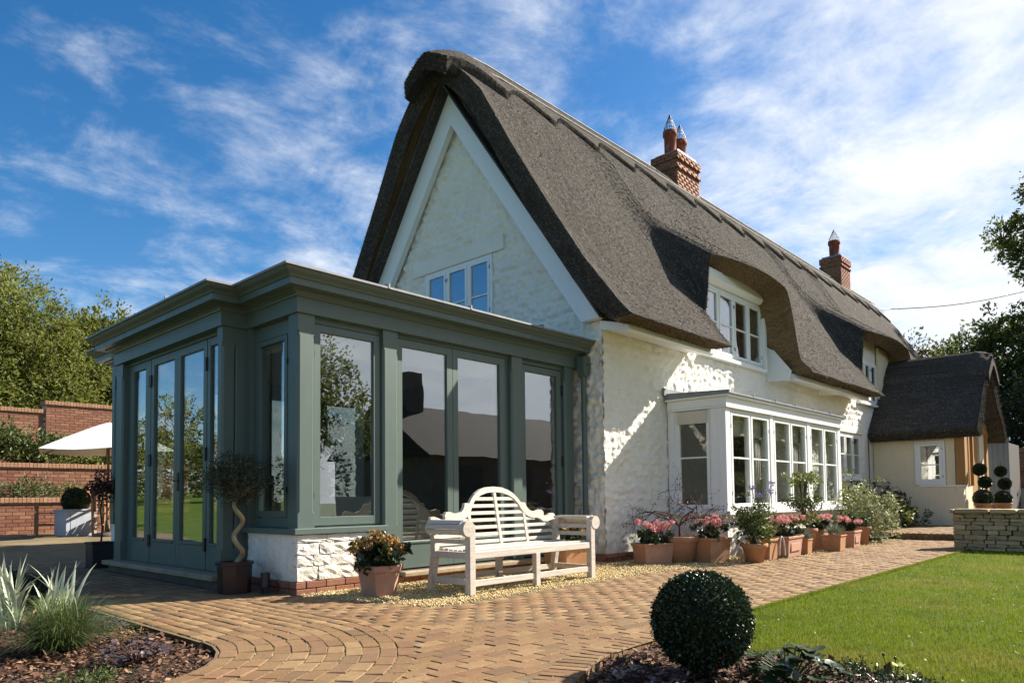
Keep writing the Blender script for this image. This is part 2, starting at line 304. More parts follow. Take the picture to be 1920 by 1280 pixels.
class MB:
    def __init__(s): s.v = []; s.f = []; s.sm = []
    def add(s, V, F, smooth=False):
        b = len(s.v); s.v += [tuple(map(float, p)) for p in V]; s.f += [tuple(i+b for i in f) for f in F]; s.sm += [smooth]*len(F); return s
    def box(s, x0, x1, y0, y1, z0, z1, ch=0.0):
        if ch <= 0:
            V = [(x, y, z) for z in (z0, z1) for y in (y0, y1) for x in (x0, x1)]
            return s.add(V, [(0, 2, 3, 1), (4, 5, 7, 6), (0, 1, 5, 4), (2, 6, 7, 3), (0, 4, 6, 2), (1, 3, 7, 5)])
        V = []; F = []
        c = ch
        for (z, ins) in ((z0, c), (z0+c, 0), (z1-c, 0), (z1, c)):
            V += [(x0+ins, y0+ins, z), (x1-ins, y0+ins, z), (x1-ins, y1-ins, z), (x0+ins, y1-ins, z)]
        F = [(3, 2, 1, 0), (12, 13, 14, 15)]
        for l in range(3):
            for i in range(4):
                j = (i+1) % 4; F.append((l*4+i, l*4+j, l*4+4+j, l*4+4+i))
        return s.add(V, F)
    def bar(s, p, q, wdt, hgt, upv=(0, 0, 1)):
        p = Vector(p); q = Vector(q); d = (q-p).normalized(); u = Vector(upv); sd = d.cross(u)
        if sd.length < 1e-4: sd = d.cross(Vector((1, 0, 0)))
        sd.normalize(); u = sd.cross(d).normalized(); V = []
        for e_ in (p, q):
            for a_, b_ in ((-1, -1), (1, -1), (1, 1), (-1, 1)): V.append(e_+sd*a_*wdt/2+u*b_*hgt/2)
        return s.add(V, [(3, 2, 1, 0), (4, 5, 6, 7)]+[(i, (i+1) % 4, (i+1) % 4+4, i+4) for i in range(4)])
    def tube(s, pts, rad, seg=8, cap=True):
        pts = [Vector(p) for p in pts]; n = len(pts); rad = rad if hasattr(rad, '__len__') else [rad]*n
        V = []; prev = None
        for i, p in enumerate(pts):
            t = (pts[min(i+1, n-1)]-pts[max(i-1, 0)]).normalized()
            if prev is None: a_ = t.orthogonal().normalized()
            else: a_ = (prev-t*prev.dot(t)); a_ = a_.normalized() if a_.length > 1e-5 else t.orthogonal().normalized()
            prev = a_; b_ = t.cross(a_)
            for k in range(seg):
                an = 2*math.pi*k/seg; V.append(p+(a_*math.cos(an)+b_*math.sin(an))*rad[i])
        F = [(i*seg+k, i*seg+(k+1) % seg, (i+1)*seg+(k+1) % seg, (i+1)*seg+k) for i in range(n-1) for k in range(seg)]
        s.add(V, F, True)
        if cap: s.add(V[:seg], [tuple(range(seg-1, -1, -1))]); s.add(V[-seg:], [tuple(range(seg))])
        return s
    def lathe(s, prof, seg=24, cx=0, cy=0, z=0, close=True, sq=0, smooth=True, wob=0):
        V = []; n = len(prof)
        for (r_, h_) in prof:
            for k in range(seg):
                an = 2*math.pi*(k+0.5)/seg; V.append((cx+r_*math.cos(an), cy+r_*math.sin(an), z+h_))
        F = [(i*seg+k, i*seg+(k+1) % seg, (i+1)*seg+(k+1) % seg, (i+1)*seg+k) for i in range(n-1) for k in range(seg)]
        s.add(V, F, smooth)
        if close: s.add(V[:seg], [tuple(range(seg-1, -1, -1))]); s.add(V[-seg:], [tuple(range(seg))])
        return s
    def prism(s, poly, axis, a0, a1):
        """polygon in the two other axes (in order), extruded along axis from a0 to a1"""
        def P(u, v, a_): return {'x': (a_, u, v), 'y': (u, a_, v), 'z': (u, v, a_)}[axis]
        n = len(poly); V = [P(u, v, a0) for u, v in poly]+[P(u, v, a1) for u, v in poly]
        return s.add(V, [tuple(range(n-1, -1, -1)), tuple(range(n, 2*n))]+[(i, (i+1) % n, (i+1) % n+n, i+n) for i in range(n)])
    def mesh(s, name, mat, bevel=0):
        me = bpy.data.meshes.new(name); me.from_pydata(s.v, [], s.f)
        me.polygons.foreach_set('use_smooth', np.array(s.sm, dtype=bool))
        bm = bmesh.new(); bm.from_mesh(me)
        if bevel > 0:
            bmesh.ops.remove_doubles(bm, verts=bm.verts, dist=1e-5)
            es = [e_ for e_ in bm.edges if len(e_.link_faces) == 2 and e_.calc_face_angle(0) > 0.6]
            bmesh.ops.bevel(bm, geom=es, offset=bevel, segments=1, affect='EDGES', clamp_overlap=True)
        bmesh.ops.recalc_face_normals(bm, faces=bm.faces); bm.to_mesh(me); bm.free(); me.update()
        me.materials.append(M[mat]); return me
    def build(s, name, mat, parent=None, bevel=0):
        return link(bpy.data.objects.new(name, s.mesh(name, mat, bevel)), parent)
def box(name, mat, parent, x0, x1, y0, y1, z0, z1, bevel=0.004):
    return MB().box(min(x0, x1), max(x0, x1), min(y0, y1), max(y0, y1), min(z0, z1), max(z0, z1), min(bevel, 0.3*min(abs(x1-x0), abs(y1-y0), abs(z1-z0)))).build(name, mat, parent)
def copy_tree(o, parent=None):
    c = o.copy(); link(c, parent)
    for ch in o.children: copy_tree(ch, c)
    return c
def unit(a): return a/np.maximum(np.linalg.norm(a, axis=-1, keepdims=True), 1e-9)
def leaves(P, D, U, ln, wd, fold=0.25):
    """one folded leaf (two triangles) at each point: along D, width across D x U"""
    n = len(P); ln = np.broadcast_to(np.asarray(ln, float).reshape(-1, 1), (n, 1)); wd = np.broadcast_to(np.asarray(wd, float).reshape(-1, 1), (n, 1))
    D = unit(D); S = unit(np.cross(D, U)); Nn = np.cross(S, D)
    a = P; b = P+D*ln*0.5+S*wd*0.5+Nn*wd*fold; c = P+D*ln; d = P+D*ln*0.5-S*wd*0.5+Nn*wd*fold
    V = np.stack([a, b, c, d], 1).reshape(-1, 3); i = np.arange(n)[:, None]*4
    F = np.concatenate([i+np.array([[0, 1, 2]]), i+np.array([[0, 2, 3]])], 0)
    return V, F
def blades(P, H, W, lean, r):
    """single-triangle grass blades"""
    n = len(P); an = r.uniform(0, 2*np.pi, n); S = np.stack([np.cos(an), np.sin(an), 0*an], 1); W = np.broadcast_to(W, (n,))[:, None]
    la = r.uniform(0, 2*np.pi, n); ll = np.abs(r.normal(0, lean, n)); T = P+np.stack([np.cos(la)*ll, np.sin(la)*ll, np.broadcast_to(H, (n,))], 1)
    V = np.stack([P-S*W/2, P+S*W/2, T], 1).reshape(-1, 3); return V, np.arange(3*n).reshape(-1, 3)
def rdir(n, r): return unit(r.normal(size=(n, 3)))
def blob_points(n, r, rad, surf=0.5):
    """points through an ellipsoid, more of them near its skin; returns unit dirs too"""
    d = rdir(n, r); t = r.uniform(0, 1, n)**surf; return d*t[:, None]*np.asarray(rad), d
def stones(P, size, r, flat=0.7):
    n = len(P); o = np.array([[1, 0, 0], [0, 1, 0], [-1, 0, 0], [0, -1, 0], [0, 0, 1], [0, 0, -1]], float)
    sc = size[:, None, None]*(0.6+0.8*r.uniform(size=(n, 6, 1)))*o[None]; sc[..., 2] *= flat
    an = r.uniform(0, 2*np.pi, n); c_, s_ = np.cos(an), np.sin(an); V = sc.copy()
    V[..., 0] = sc[..., 0]*c_[:, None]*1.2-sc[..., 1]*s_[:, None]*0.8; V[..., 1] = sc[..., 0]*s_[:, None]*1.2+sc[..., 1]*c_[:, None]*0.8
    tl = r.normal(0, 0.5, (n, 2)); V[..., 2] += V[..., 0]*tl[:, :1]*0.6+V[..., 1]*tl[:, 1:]*0.6
    V = (V+P[:, None]).reshape(-1, 3); f = np.array([[0, 1, 4], [1, 2, 4], [2, 3, 4], [3, 0, 4], [1, 0, 5], [2, 1, 5], [3, 2, 5], [0, 3, 5]])
    return V, (np.arange(n)[:, None, None]*6+f[None]).reshape(-1, 3)
def vnoise(x, y, seed=0):
    """cheap smooth 2D value noise on arrays"""
    rr = np.random.default_rng(seed); T = rr.uniform(-1, 1, (128, 128)); xi = np.floor(x).astype(int); yi = np.floor(y).astype(int)
    fx = x-xi; fy = y-yi; fx = fx*fx*(3-2*fx); fy = fy*fy*(3-2*fy); g = lambda i, j: T[i % 128, j % 128]
    return (g(xi, yi)*(1-fx)+g(xi+1, yi)*fx)*(1-fy)+(g(xi, yi+1)*(1-fx)+g(xi+1, yi+1)*fx)*fy
def sstep(a, b, x):
    t = np.clip((x-a)/(b-a), 0, 1); return t*t*(3-2*t)
def inpoly(px, py, poly):
    inside = np.zeros(len(px), bool); n = len(poly)
    for i in range(n):
        x0, y0 = poly[i]; x1, y1 = poly[(i+1) % n]
        c_ = ((y0 > py) != (y1 > py)) & (px < (x1-x0)*(py-y0)/((y1-y0) if y1 != y0 else 1e-9)+x0); inside ^= c_
    return inside

# ================================================================== the ground
CAMXY = np.array([-3.665, -6.291])
def sheet(name, poly, z, mat, kind='structure'):
    o = MB().add([(x, y, z) for x, y in poly], [tuple(range(len(poly)))]).build(name, mat); return tag(o, kind=kind)
sheet('ground', [(-400, -400), (600, -400), (600, 600), (-400, 600)], -0.14, 'ground_earth')
# lawn on the right, cut to the path and the planting bed
BEDR = [(0.40, -3.80), (0.43, -4.40), (0.48, -4.70), (0.40, -5.00), (0.28, -5.40), (0.0, -6.0), (-0.6, -6.6)]
lawn_poly = [(0.40, -3.752), (10.15, -3.752), (10.15, -40), (-40, -40), (-40, -7.2), (-4.0, -7.2), (-0.6, -6.6), (0.0, -6.0), (0.28, -5.40), (0.40, -5.00), (0.48, -4.70), (0.43, -4.40)]
sheet('lawn', lawn_poly, -0.020, 'lawn')
# lawn bank beyond the patio, out of the frame on the left, mirrored in the garden doors
xs = np.linspace(-70, -2.6, 30); ys = np.linspace(7.5, 70, 30); XX, YY = np.meshgrid(xs, ys, indexing='ij')
ZZ = 0.01+np.clip((-XX-2.6)/40, 0, 1)*1.3+np.clip((YY-12)/60, 0, 1)*1.2+vnoise(XX*.2, YY*.2, 5)*.06
def gridfaces(a, b): 
    i, j = np.meshgrid(np.arange(a-1), np.arange(b-1), indexing='ij'); q = (i*b+j).ravel(); return np.stack([q, q+b, q+b+1, q+1], 1)
tag(np_mesh('lawn', np.stack([XX, YY, ZZ], -1).reshape(-1, 3), gridfaces(30, 30), 'lawn', smooth=True), kind='structure')
# mown grass blades
def scatter_lawn(n):
    d = rng.uniform(0, 1, n)**1.6*11+3.2; a = rng.uniform(R(2), R(48), n); x = CAMXY[0]+d*np.cos(a); y = CAMXY[1]+d*np.sin(a)
    edge = -3.752+0.03*vnoise(x*4, y*0, 3)
    k = inpoly(x, y, [(p[0], p[1]) for p in lawn_poly]) & (y < edge) & (x < 10.0); return np.stack([x[k], y[k], np.full(k.sum(), -0.022)], 1)
P = scatter_lawn(520000); dist = np.linalg.norm(P[:, :2]-CAMXY, axis=1)
V, F = blades(P, rng.gamma(6, 0.0037, len(P)), 0.0022+0.0009*dist/3, 0.014, rng)
tag(np_mesh('lawn_grass', V, F, 'lawn_blade'), 'short mown green lawn grass beside the brick path', 'grass', kind='stuff')
P = np.stack([rng.uniform(0.42, 10, 9000), -3.752+rng.normal(0.004, 0.014, 9000), np.full(9000, -0.02)], 1)
V, F = blades(P, rng.uniform(0.02, 0.045, 9000), 0.005, 0.02, rng)
tag(np_mesh('lawn_edge_grass', V, F, 'lawn_blade'), 'uneven grass fringe along the edge of the brick path', 'grass', kind='stuff')
# patio and the joint bed under the bricks
tag(MB().add([(-2.6, 6.2, -0.004), (16, 6.2, -0.004), (16, 8.6, 0.26), (-2.6, 8.6, 0.26), (16, 13.2, 0.34), (-2.6, 13.2, 0.34)], [(0, 1, 2, 3), (3, 2, 4, 5)]).build('patio', 'patio_stone'), kind='structure')
sheet('gravel_bed', [(0.3, 0.1), (0.42, -1.60), (4.2, -1.60), (6.3, -2.10), (12.3, -2.16), (12.3, -0.2), (4.6, -0.2), (4.6, 0.1)], -0.010, 'gravel_bed')
# ---- paving bricks
bricks = []   # x, y, angle, length, width
GAP = 0.0055
def gedge(x): return float(np.interp(x, [0.42, 4.2, 6.3, 12.4], [-1.66, -1.63, -2.12, -2.17]))
cxr, cyr = -2.6, -1.6
BL, BW = 0.212, 0.104
row = 0; y = -3.70+BW/2
while y < 0.15:
    x = -2.4+(0.107 if row % 2 else 0)+random.uniform(-.012, .012)
    while x < 12.5:
        r_ = math.hypot(x-cxr, y-cyr) if y < cyr else x-cxr
        ok = r_ > 2.06+0.06 and x-BL/2 < 12.4
        if x > 0.36 and y > gedge(x)-0.03: ok = False
        if 0.0 < x <= 0.36 and y > -1.66+(0.36-x)*4.2: ok = False
        if x > -0.02 and y > -0.22: ok = False
        if ok: bricks.append((x, y, 0.0, BL-GAP, BW-GAP))
        x += BL
    y += BW; row += 1
# courses below the first row, down to the curved soldier edge
def soldier_y(x): return float(np.interp(x, [-2.4, -1.5, -0.91, -0.33, 0.0, 0.5], [-5.2, -4.52, -4.09, -3.86, -3.82, -3.81]))
row = 1; y = -3.70-BW/2
while y > -5.0:
    x = -2.6+(0.107 if row % 2 else 0)
    while x < 0.3:
        if y > soldier_y(x)+0.24 and math.hypot(x-cxr, y-cyr) > 2.12: bricks.append((x, y, 0.0, BL-GAP, BW-GAP))
        x += BL
    y -= BW; row += 1
x = -2.3
while x < 0.40:
    y0 = soldier_y(x); sl_ = math.atan2(soldier_y(x+.05)-soldier_y(x-.05), 0.1)
    bricks.append((x-math.sin(sl_)*0.10, y0+math.cos(sl_)*0.105, sl_+math.pi/2, BL-GAP, 0.068)); x += 0.076*math.cos(sl_)
# the curved courses round the left bed
r_ = 1.05; row = 0
while r_ < 2.1:
    y = cyr+(0.107 if row % 2 else 0)
    while y < 6.2:
        if cxr+r_ < -0.34 or y < 1.0: bricks.append((cxr+r_, y+BL/2, math.pi/2, BL-GAP, BW-GAP))
        y += BL
    da = BL/r_; a = -(0.5 if row % 2 else 1.0)*da*0.5
    while a > -R(118):
        bricks.append((cxr+r_*math.cos(a), cyr+r_*math.sin(a), a+math.pi/2, BL-GAP*1.2-0.006, BW-GAP)); a -= da
    r_ += BW; row += 1
for xx in np.arange(-0.50, -0.0, BW):      # strip beside the doors
    y = 1.0+random.uniform(0, .1)
    while y < 6.2:
        if xx < -0.36: bricks.append((xx, y+BL/2, math.pi/2, BL-GAP, BW-GAP))
        y += BL
path = sheet('path', [(-1.63, 6.3), (-1.63, -1.6)]+[(cxr+0.985*math.cos(t_), cyr+0.985*math.sin(t_)) for t_ in np.linspace(0, -R(100), 10)]+[(-3.4, -2.72), (-6, -2.95), (-6, -6.5), (-2.4, -5.3)]+[(x_, soldier_y(x_)-0.005) for x_ in np.linspace(-2.3, 0.36, 14)]+[(0.40, -3.745), (12.6, -3.745), (12.6, -1.5), (0.45, -1.5), (0.1, 0.3), (0.1, 6.3)], -0.005, 'joint_sand')
brick_me = [MB().box(-.5, .5, -.5, .5, -.5, .5).mesh('brick', 'paver')]
def brick_master(h=0.06, ch=0.0035, l=BL-GAP, w_=BW-GAP):
    return MB().box(-l/2, l/2, -w_/2, w_/2, -h, 0, ch)
bm_me = brick_master().mesh('brick', 'paver'); bs_me = brick_master(w_=0.068).mesh('brick', 'paver')
B = np.array(bricks); d = np.linalg.norm(B[:, :2]-CAMXY, axis=1)
ang = np.degrees(np.arctan2(B[:, 1]-CAMXY[1], B[:, 0]-CAMXY[0])); inframe = (ang > 6) & (ang < 79) & (d > 3.0)
order = np.argsort(np.where(inframe, d, 1e6)); near = set(order[:300].tolist())
rest = MB()
tmpl = np.array(brick_master().v); tf = brick_master().f
RV = []; RF = []
for i, (x, y, a, l, w_) in enumerate(bricks):
    dz = random.uniform(-0.003, 0.003); tx = random.gauss(0, 0.006); ty = random.gauss(0, 0.005); ja = random.gauss(0, 0.018); x += random.gauss(0, 0.003); y += random.gauss(0, 0.0025)
    if i in near:
        o = bpy.data.objects.new('brick', bs_me if w_ < 0.08 else bm_me); link(o, path); o.location = (x, y, dz); o.rotation_euler = (tx, ty, a+ja)
        o.scale = (l/(BL-GAP), 1, 1)
    else:
        T = tmpl*np.array([l/(BL-GAP), w_/(BW-GAP), 1]); c_, s_ = math.cos(a+ja), math.sin(a+ja)
        Vb = np.stack([T[:, 0]*c_-T[:, 1]*s_+x, T[:, 0]*s_+T[:, 1]*c_+y, T[:, 2]+dz+T[:, 0]*ty+T[:, 1]*tx], 1)
        RF.append(np.array(tf)+len(RV)*len(tmpl)); RV.append(Vb)
tag(np_mesh('far_bricks', np.concatenate(RV), np.concatenate(RF), 'paver', path), kind='stuff')
# moss and grit in the joints
P = []
for i in order[:900]:
    x, y, a, l, w_ = bricks[i]
    for k in range(5):
        u = random.uniform(-.5, .5)*l; v = (w_/2+0.004)*random.choice((-1, 1)); P.append((x+u*math.cos(a)-v*math.sin(a), y+u*math.sin(a)+v*math.cos(a), -0.004))
V, F = stones(np.array(P), rng.uniform(0.002, 0.005, len(P)), rng); tag(np_mesh('joint_grit', V, F, 'gravel_stone', path), kind='stuff')
P = []
for i in order[:1500]:
    x, y, a, l, w_ = bricks[i]
    if vnoise(np.array([x*1.3]), np.array([y*1.3]), 31)[0] > 0.15:
        for k in range(6):
            u = random.uniform(-.5, .5)*l; v = (w_/2+0.003)*random.choice((-1, 1)); P.append((x+u*math.cos(a)-v*math.sin(a), y+u*math.sin(a)+v*math.cos(a), -0.006))
P = np.array(P); V, F = blades(P, rng.uniform(0.006, 0.016, len(P)), 0.004, 0.008, rng); tag(np_mesh('joint_moss', V, F, 'leaf_shrub', path), kind='stuff')
P = scatter_lawn(2600)[:130]; P[:, 2] = 0.012
V, F = leaves(P, rdir(len(P), rng)*np.array([1, 1, .3]), np.tile([0, 0, 1.], (len(P), 1)), rng.uniform(.015, .03, len(P)), rng.uniform(.010, .018, len(P)), .2)
tag(np_mesh('lawn_flecks', V, F, 'leaf_varieg'), 'pale fallen leaf flecks scattered over the lawn', 'leaf litter', kind='stuff')
# ---- gravel
def gravel(n, x0, x1, smin, smax):
    x = rng.uniform(x0, x1, n); y = rng.uniform(-2.2, 0.08, n); ge = np.interp(x, [0.42, 4.2, 6.3, 12.4], [-1.66, -1.63, -2.12, -2.17])-np.abs(rng.normal(0, 0.02, n))
    le = 0.36-(y+1.66)*0.24-0.05*np.abs(rng.normal(0, 1, n)); k = (y > ge) & (x > np.maximum(le, 0.02)) & ~((x > 4.62) & (y > -0.45)) & ~((x > 6.3) & (x < 11.2) & (y > -1.35)) & ~((x < 1.05) & (y > -0.02))
    x, y = x[k], y[k]; return stones(np.stack([x, y, rng.uniform(-0.012, 0.006, len(x))], 1), rng.uniform(smin, smax, len(x)), rng)
a = gravel(42000, 0.0, 5.5, 0.006, 0.013); b = gravel(16000, 5.0, 12.3, 0.009, 0.017)
V = np.concatenate([a[0], b[0]]); F = np.concatenate([a[1], b[1]+len(a[0])])
tag(np_mesh('gravel', V, F, 'gravel_stone'), 'loose golden gravel between the house wall and the brick path', 'gravel', kind='stuff')
# ---- planting beds
bedL = [(-1.66, 3.4), (-1.66, -1.6)]+[(cxr+0.975*math.cos(t), cyr+0.975*math.sin(t)) for t in np.linspace(0, -R(100), 10)]+[(-3.4, -2.75), (-6, -3.0), (-6, 3.4)]
bedR = [(soldier_y and x, soldier_y(x)-0.02) for x in np.linspace(-2.3, 0.38, 14)]+[(0.40, -3.85)]+[(x-0.02, y) for x, y in BEDR[1:]]+[(-1.6, -6.8), (-2.4, -5.6)]
sheet('planting_bed', bedL, -0.045, 'soil'); sheet('planting_bed', bedR, -0.045, 'soil')
def chips(n, poly, x0, x1, y0, y1):
    x = rng.uniform(x0, x1, n); y = rng.uniform(y0, y1, n); k = inpoly(x, y, poly); x, y = x[k], y[k]; n = len(x)
    D = rdir(n, rng); D[:, 2] *= 0.35; U = rdir(n, rng)*0.5+np.array([0, 0, 1]); ln = rng.gamma(3, 0.008, n)+0.008
    P = np.stack([x, y, rng.uniform(-0.045, -0.012, n)], 1); return leaves(P, D, U, ln, ln*rng.uniform(0.25, 0.6, n), 0.1)
V, F = chips(46000, bedL, -4.6, -1.6, -2.8, 3.0); tag(np_mesh('bark_mulch', V, F, 'mulch_chip'), 'brown bark mulch covering the bed in the left foreground', 'mulch', kind='stuff')
V, F = chips(34000, bedR, -2.4, 0.5, -6.0, -3.8); tag(np_mesh('bark_mulch', V, F, 'mulch_chip'), 'brown bark mulch round the clipped box ball', 'mulch', kind='stuff')
# fallen bits on the paving
P = np.stack([rng.uniform(-1.6, 8, 260), rng.uniform(-3.8, -1.7, 260), np.full(260, 0.004)], 1)
V, F = leaves(P, rdir(260, rng)*np.array([1, 1, .1]), np.tile([0, 0, 1.], (260, 1)), rng.uniform(.008, .022, 260), rng.uniform(.004, .012, 260), .2)
tag(np_mesh('leaf_litter', V, F, 'mulch_chip'), 'tiny dry leaf fragments scattered on the brick path', 'leaf litter', kind='stuff')
# ---- step up to the porch, raised path
step = tag(box('raised_path', 'joint_sand', None, 12.52, 17.0, -3.9, -1.0, -0.1, 0.115, 0.0), kind='structure')
i = 0; y = -3.78
while y < -1.1:
    box('brick', 'paver', step, 12.40, 12.60, y, y+0.098, 0.0, 0.128, 0.006); y += 0.106
y = -3.8
tm = brick_master(); RV = []; RF = []
for rw in range(26):
    xx = 12.72+0.107*(rw % 2)
    while xx < 16.8:
        T = tmpl+np.array([xx, y+BW/2, 0.128+random.uniform(-.003, .003)]); RF.append(np.array(tf)+len(RV)*len(tmpl)); RV.append(T); xx += BL
    y += BW
tag(np_mesh('far_bricks', np.concatenate(RV), np.concatenate(RF), 'paver', step), kind='stuff')
sheet('flower_border', [(11.3, -1.35), (11.3, -0.43), (16.8, -0.43), (16.8, -1.6), (13.2, -1.6), (12.3, -2.0), (11.6, -2.0)], 0.06, 'soil')
tag(box('terrace', 'patio_stone', None, 16.95, 40, -14, -0.43, -0.1, 0.42, 0.0), kind='structure')

# ================================================================== the thatched house
RY = 2.62; GX = 4.62; FY = -0.37; BY = 5.69; RX1 = 28.0
house = thing('thatched_cottage', 'white painted stone cottage with a steep grey thatched roof and eyebrow dormers', 'house', (GX, FY, 0))
H0 = Vector((GX, FY, 0))
def hp(o, parent=None):           # parent to the house, keeping world placement
    p = parent or house; o.parent = p
    if p is house: o.location = Vector(o.location)-H0
    return o
Wt = np.array([0, .12, .3, 1.08, 1.73, 2.45, 3.08, 3.6, 3.8]); Zt = np.array([8.60, 8.56, 8.40, 7.42, 6.30, 5.15, 4.20, 3.52, 3.30])
def zmain(wd): return np.interp(wd, Wt, Zt)
EY = -1.18
DORM = [(7.26, 10.15, 4.72, 0.75, 8.7), (15.34, 18.55, 4.78, 0.72, 16.5)]   # x0, x1, lip height, pitch, where the lip is fully out
def yfront(X):
    y = np.full_like(X, EY)+0.03*vnoise(X*1.3, X*0, 11)
    for (x0, x1, zl, k, xf) in DORM:
        t = (X-x0)/(xf-x0); inside = (X > x0) & (X < x1+0.2)
        yi = -0.56-0.44*np.clip(t, 0, 1)**0.8
        s = np.clip((X-(x0-0.24))/0.24, 0, 1)
        y = np.where((X > x0-0.24) & (X <= x0), y*(1-s)-0.56*s, np.where(inside, yi, y))
    return y
def zroof(X, Y):
    wd = RY-Y; z = zmain(wd)+0.025*vnoise(X*0.9, wd*0.9, 2)+0.012*vnoise(X*4, wd*2, 4)
    for (x0, x1, zl, k, xf) in DORM:
        spread = 0.10+0.55*np.clip(Y+0.6, 0, 3)
        arch = 0.20*(1-((X-(x0+x1)/2)/((x1-x0)/2))**2)
        sl = 0.02+0.75*np.clip(Y+0.52, 0, 3); drop = 1.9*(1-sstep(x0-sl, x0+0.15+0.15*sl, X))+1.9*sstep(x1-0.50, x1+0.55+spread*0.6, X)
        ee = zl+arch+k*(Y+1.0)-drop
        h = 0.45; dlt = ee-z; m_ = np.where(dlt > h, ee, np.where(dlt < -h, z, z+(dlt+h)**2/(4*h))); z = m_
    return z
def xdense():
    xs_ = list(np.arange(4.15, RX1+0.01, 0.16))
    for (x0, x1, *_r) in DORM: xs_ += list(np.linspace(x0-0.30, x0+0.45, 22))+list(np.linspace(x1-0.5, x1+0.8, 18))
    return np.unique(np.round(xs_, 4))
XS = xdense(); NV = 64
tv = np.linspace(0, 1, NV)
XX, TT = np.meshgrid(XS, tv, indexing='ij'); YF = yfront(XX); YY = RY-(RY-YF)*TT; ZZ = zroof(XX, YY)
# rear slope, plain
TB = np.linspace(0, 1, 24)[1:]; XXb, TTb = np.meshgrid(XS, TB, indexing='ij'); YYb = RY+3.65*TTb; ZZb = zmain(YYb-RY)
YA = np.concatenate([YYb[:, ::-1], YY], 1); ZA = np.concatenate([ZZb[:, ::-1], ZZ], 1); XA = np.repeat(XS[:, None], YA.shape[1], 1)
# far end hipped, near end slightly curled out; the ridge droops into a hood over the gable
endk = np.clip((XA-26.2)/1.8, 0, 1); ZA = np.where(XA > 26.2, np.minimum(ZA, 8.6-endk**1.5*4.0+0*ZA), ZA)
hood = np.clip((5.1-XA)/0.95, 0, 1); ZA = ZA-hood**2*0.28*np.exp(-((YA-RY)/0.55)**2)
XS2 = XA.copy()
for (x0, x1, *_r) in DORM: XS2 = XS2+0.0
P0 = np.stack([XS2, YA, ZA], -1)
du = np.gradient(P0, axis=0); dv = np.gradient(P0, axis=1); NRM = unit(np.cross(dv, du)); NRM *= np.sign(NRM[..., 2:3]+1e-6)
P0[..., 0] += np.where(XA < 4.2, -0.06*np.sin(np.clip((YA+1)/7.2, 0, 1)*math.pi), 0)
TH = 0.34
NI = NRM.copy(); NI[..., 0] *= 0.15; NI = unit(NI)
VV = np.tile(np.concatenate([TB[::-1]*0, tv])[None, :], (XA.shape[0], 1)); wev = sstep(0.86, 1.0, VV)[..., None]
lipk = np.zeros_like(XA); thin = np.zeros_like(XA)
for (x0, x1, *_r) in DORM: lipk = np.maximum(lipk, ((XA > x0) & (XA < x1+0.1))*1.0); thin = np.maximum(thin, np.exp(-((XA-x0+0.05)/0.22)**4)*sstep(0.70, 0.9, VV))
offe = np.stack([0*XA, 0.38-0.06*lipk, 0.0-0.16*lipk], -1)
offn = -NI*TH; offn[..., 2] = np.minimum(offn[..., 2], -0.16)
OFF = offn*(1-wev)+offe*wev; OFF = OFF*(1-0.85*thin[..., None])
P1 = P0+OFF; P1[0, :, 0] += 0.05
# soften the eave: lower rim drawn in a little
nu, nvv = XA.shape; base = nu*nvv
Ft = gridfaces(nu, nvv); Fb = gridfaces(nu, nvv)[:, ::-1]+base
def rim(idx):
    idx = np.asarray(idx); return np.stack([idx[:-1], idx[1:], idx[1:]+base, idx[:-1]+base], 1)
g = np.arange(base).reshape(nu, nvv)
Fr = np.concatenate([rim(g[:, -1]), rim(g[::-1, 0]), rim(g[0, ::-1]), rim(g[-1, :])])
roof = hp(np_mesh('roof', np.concatenate([P0.reshape(-1, 3), P1.reshape(-1, 3)]), np.concatenate([Ft, Fb, Fr]), 'thatch', smooth=True))
me = roof.data; me.materials.append(M['thatch_under']); mi = np.zeros(len(me.polygons), dtype=np.int32); mi[len(Ft):len(Ft)+len(Fb)] = 1; mi[len(Ft)+len(Fb):len(Ft)+len(Fb)+nu-1] = 1
me.polygons.foreach_set('material_index', mi)
sm = np.ones(len(me.polygons), bool); sm[len(Ft)+len(Fb):] = False; me.polygons.foreach_set('use_smooth', sm)
# straw tips over the face and along the cut edges
def strawset(P, D, U, ln, wd): return leaves(P, D, U, ln, wd, 0.0)
nS = 90000; iu = rng.integers(1, nu-2, nS); iv = rng.integers(23, nvv-2, nS); near_w = XS[iu] < 19; iu, iv = iu[near_w], iv[near_w]; n = len(iu)
fu = rng.uniform(0, 1, (n, 1)); fv = rng.uniform(0, 1, (n, 1))
Ps = P0[iu, iv]*(1-fu)*(1-fv)+P0[iu+1, iv]*fu*(1-fv)+P0[iu, iv+1]*(1-fu)*fv+P0[iu+1, iv+1]*fu*fv
Dd = unit(P0[iu, iv+1]-P0[iu, iv]); Nn = NRM[iu, iv]
D = unit(Dd+Nn*rng.uniform(0.05, 0.5, (n, 1))+rdir(n, rng)*0.25)
V1, F1 = strawset(Ps-Nn*0.004, D, rdir(n, rng), rng.uniform(0.02, 0.06, n), rng.uniform(0.004, 0.008, n))
def edge_straw(line0, line1, out, n, ln=(0.02, 0.07)):
    line0 = np.asarray(line0); line1 = np.asarray(line1); out = np.asarray(out); seg = np.linalg.norm(np.diff(line0, axis=0), axis=1); cs = np.cumsum(seg)/seg.sum()
    k = np.minimum(np.searchsorted(cs, rng.uniform(0, 1, n)), len(seg)-1); f = rng.uniform(0, 1, (n, 1)); g_ = rng.uniform(0, 1, (n, 1))
    a_ = line0[k]*(1-f)+line0[k+1]*f; b_ = line1[k]*(1-f)+line1[k+1]*f; o_ = out[k]
    return strawset(a_*(1-g_)+b_*g_-o_*0.01, unit(o_+rdir(n, rng)*0.45), rdir(n, rng), rng.uniform(*ln, n), rng.uniform(0.004, 0.008, n))
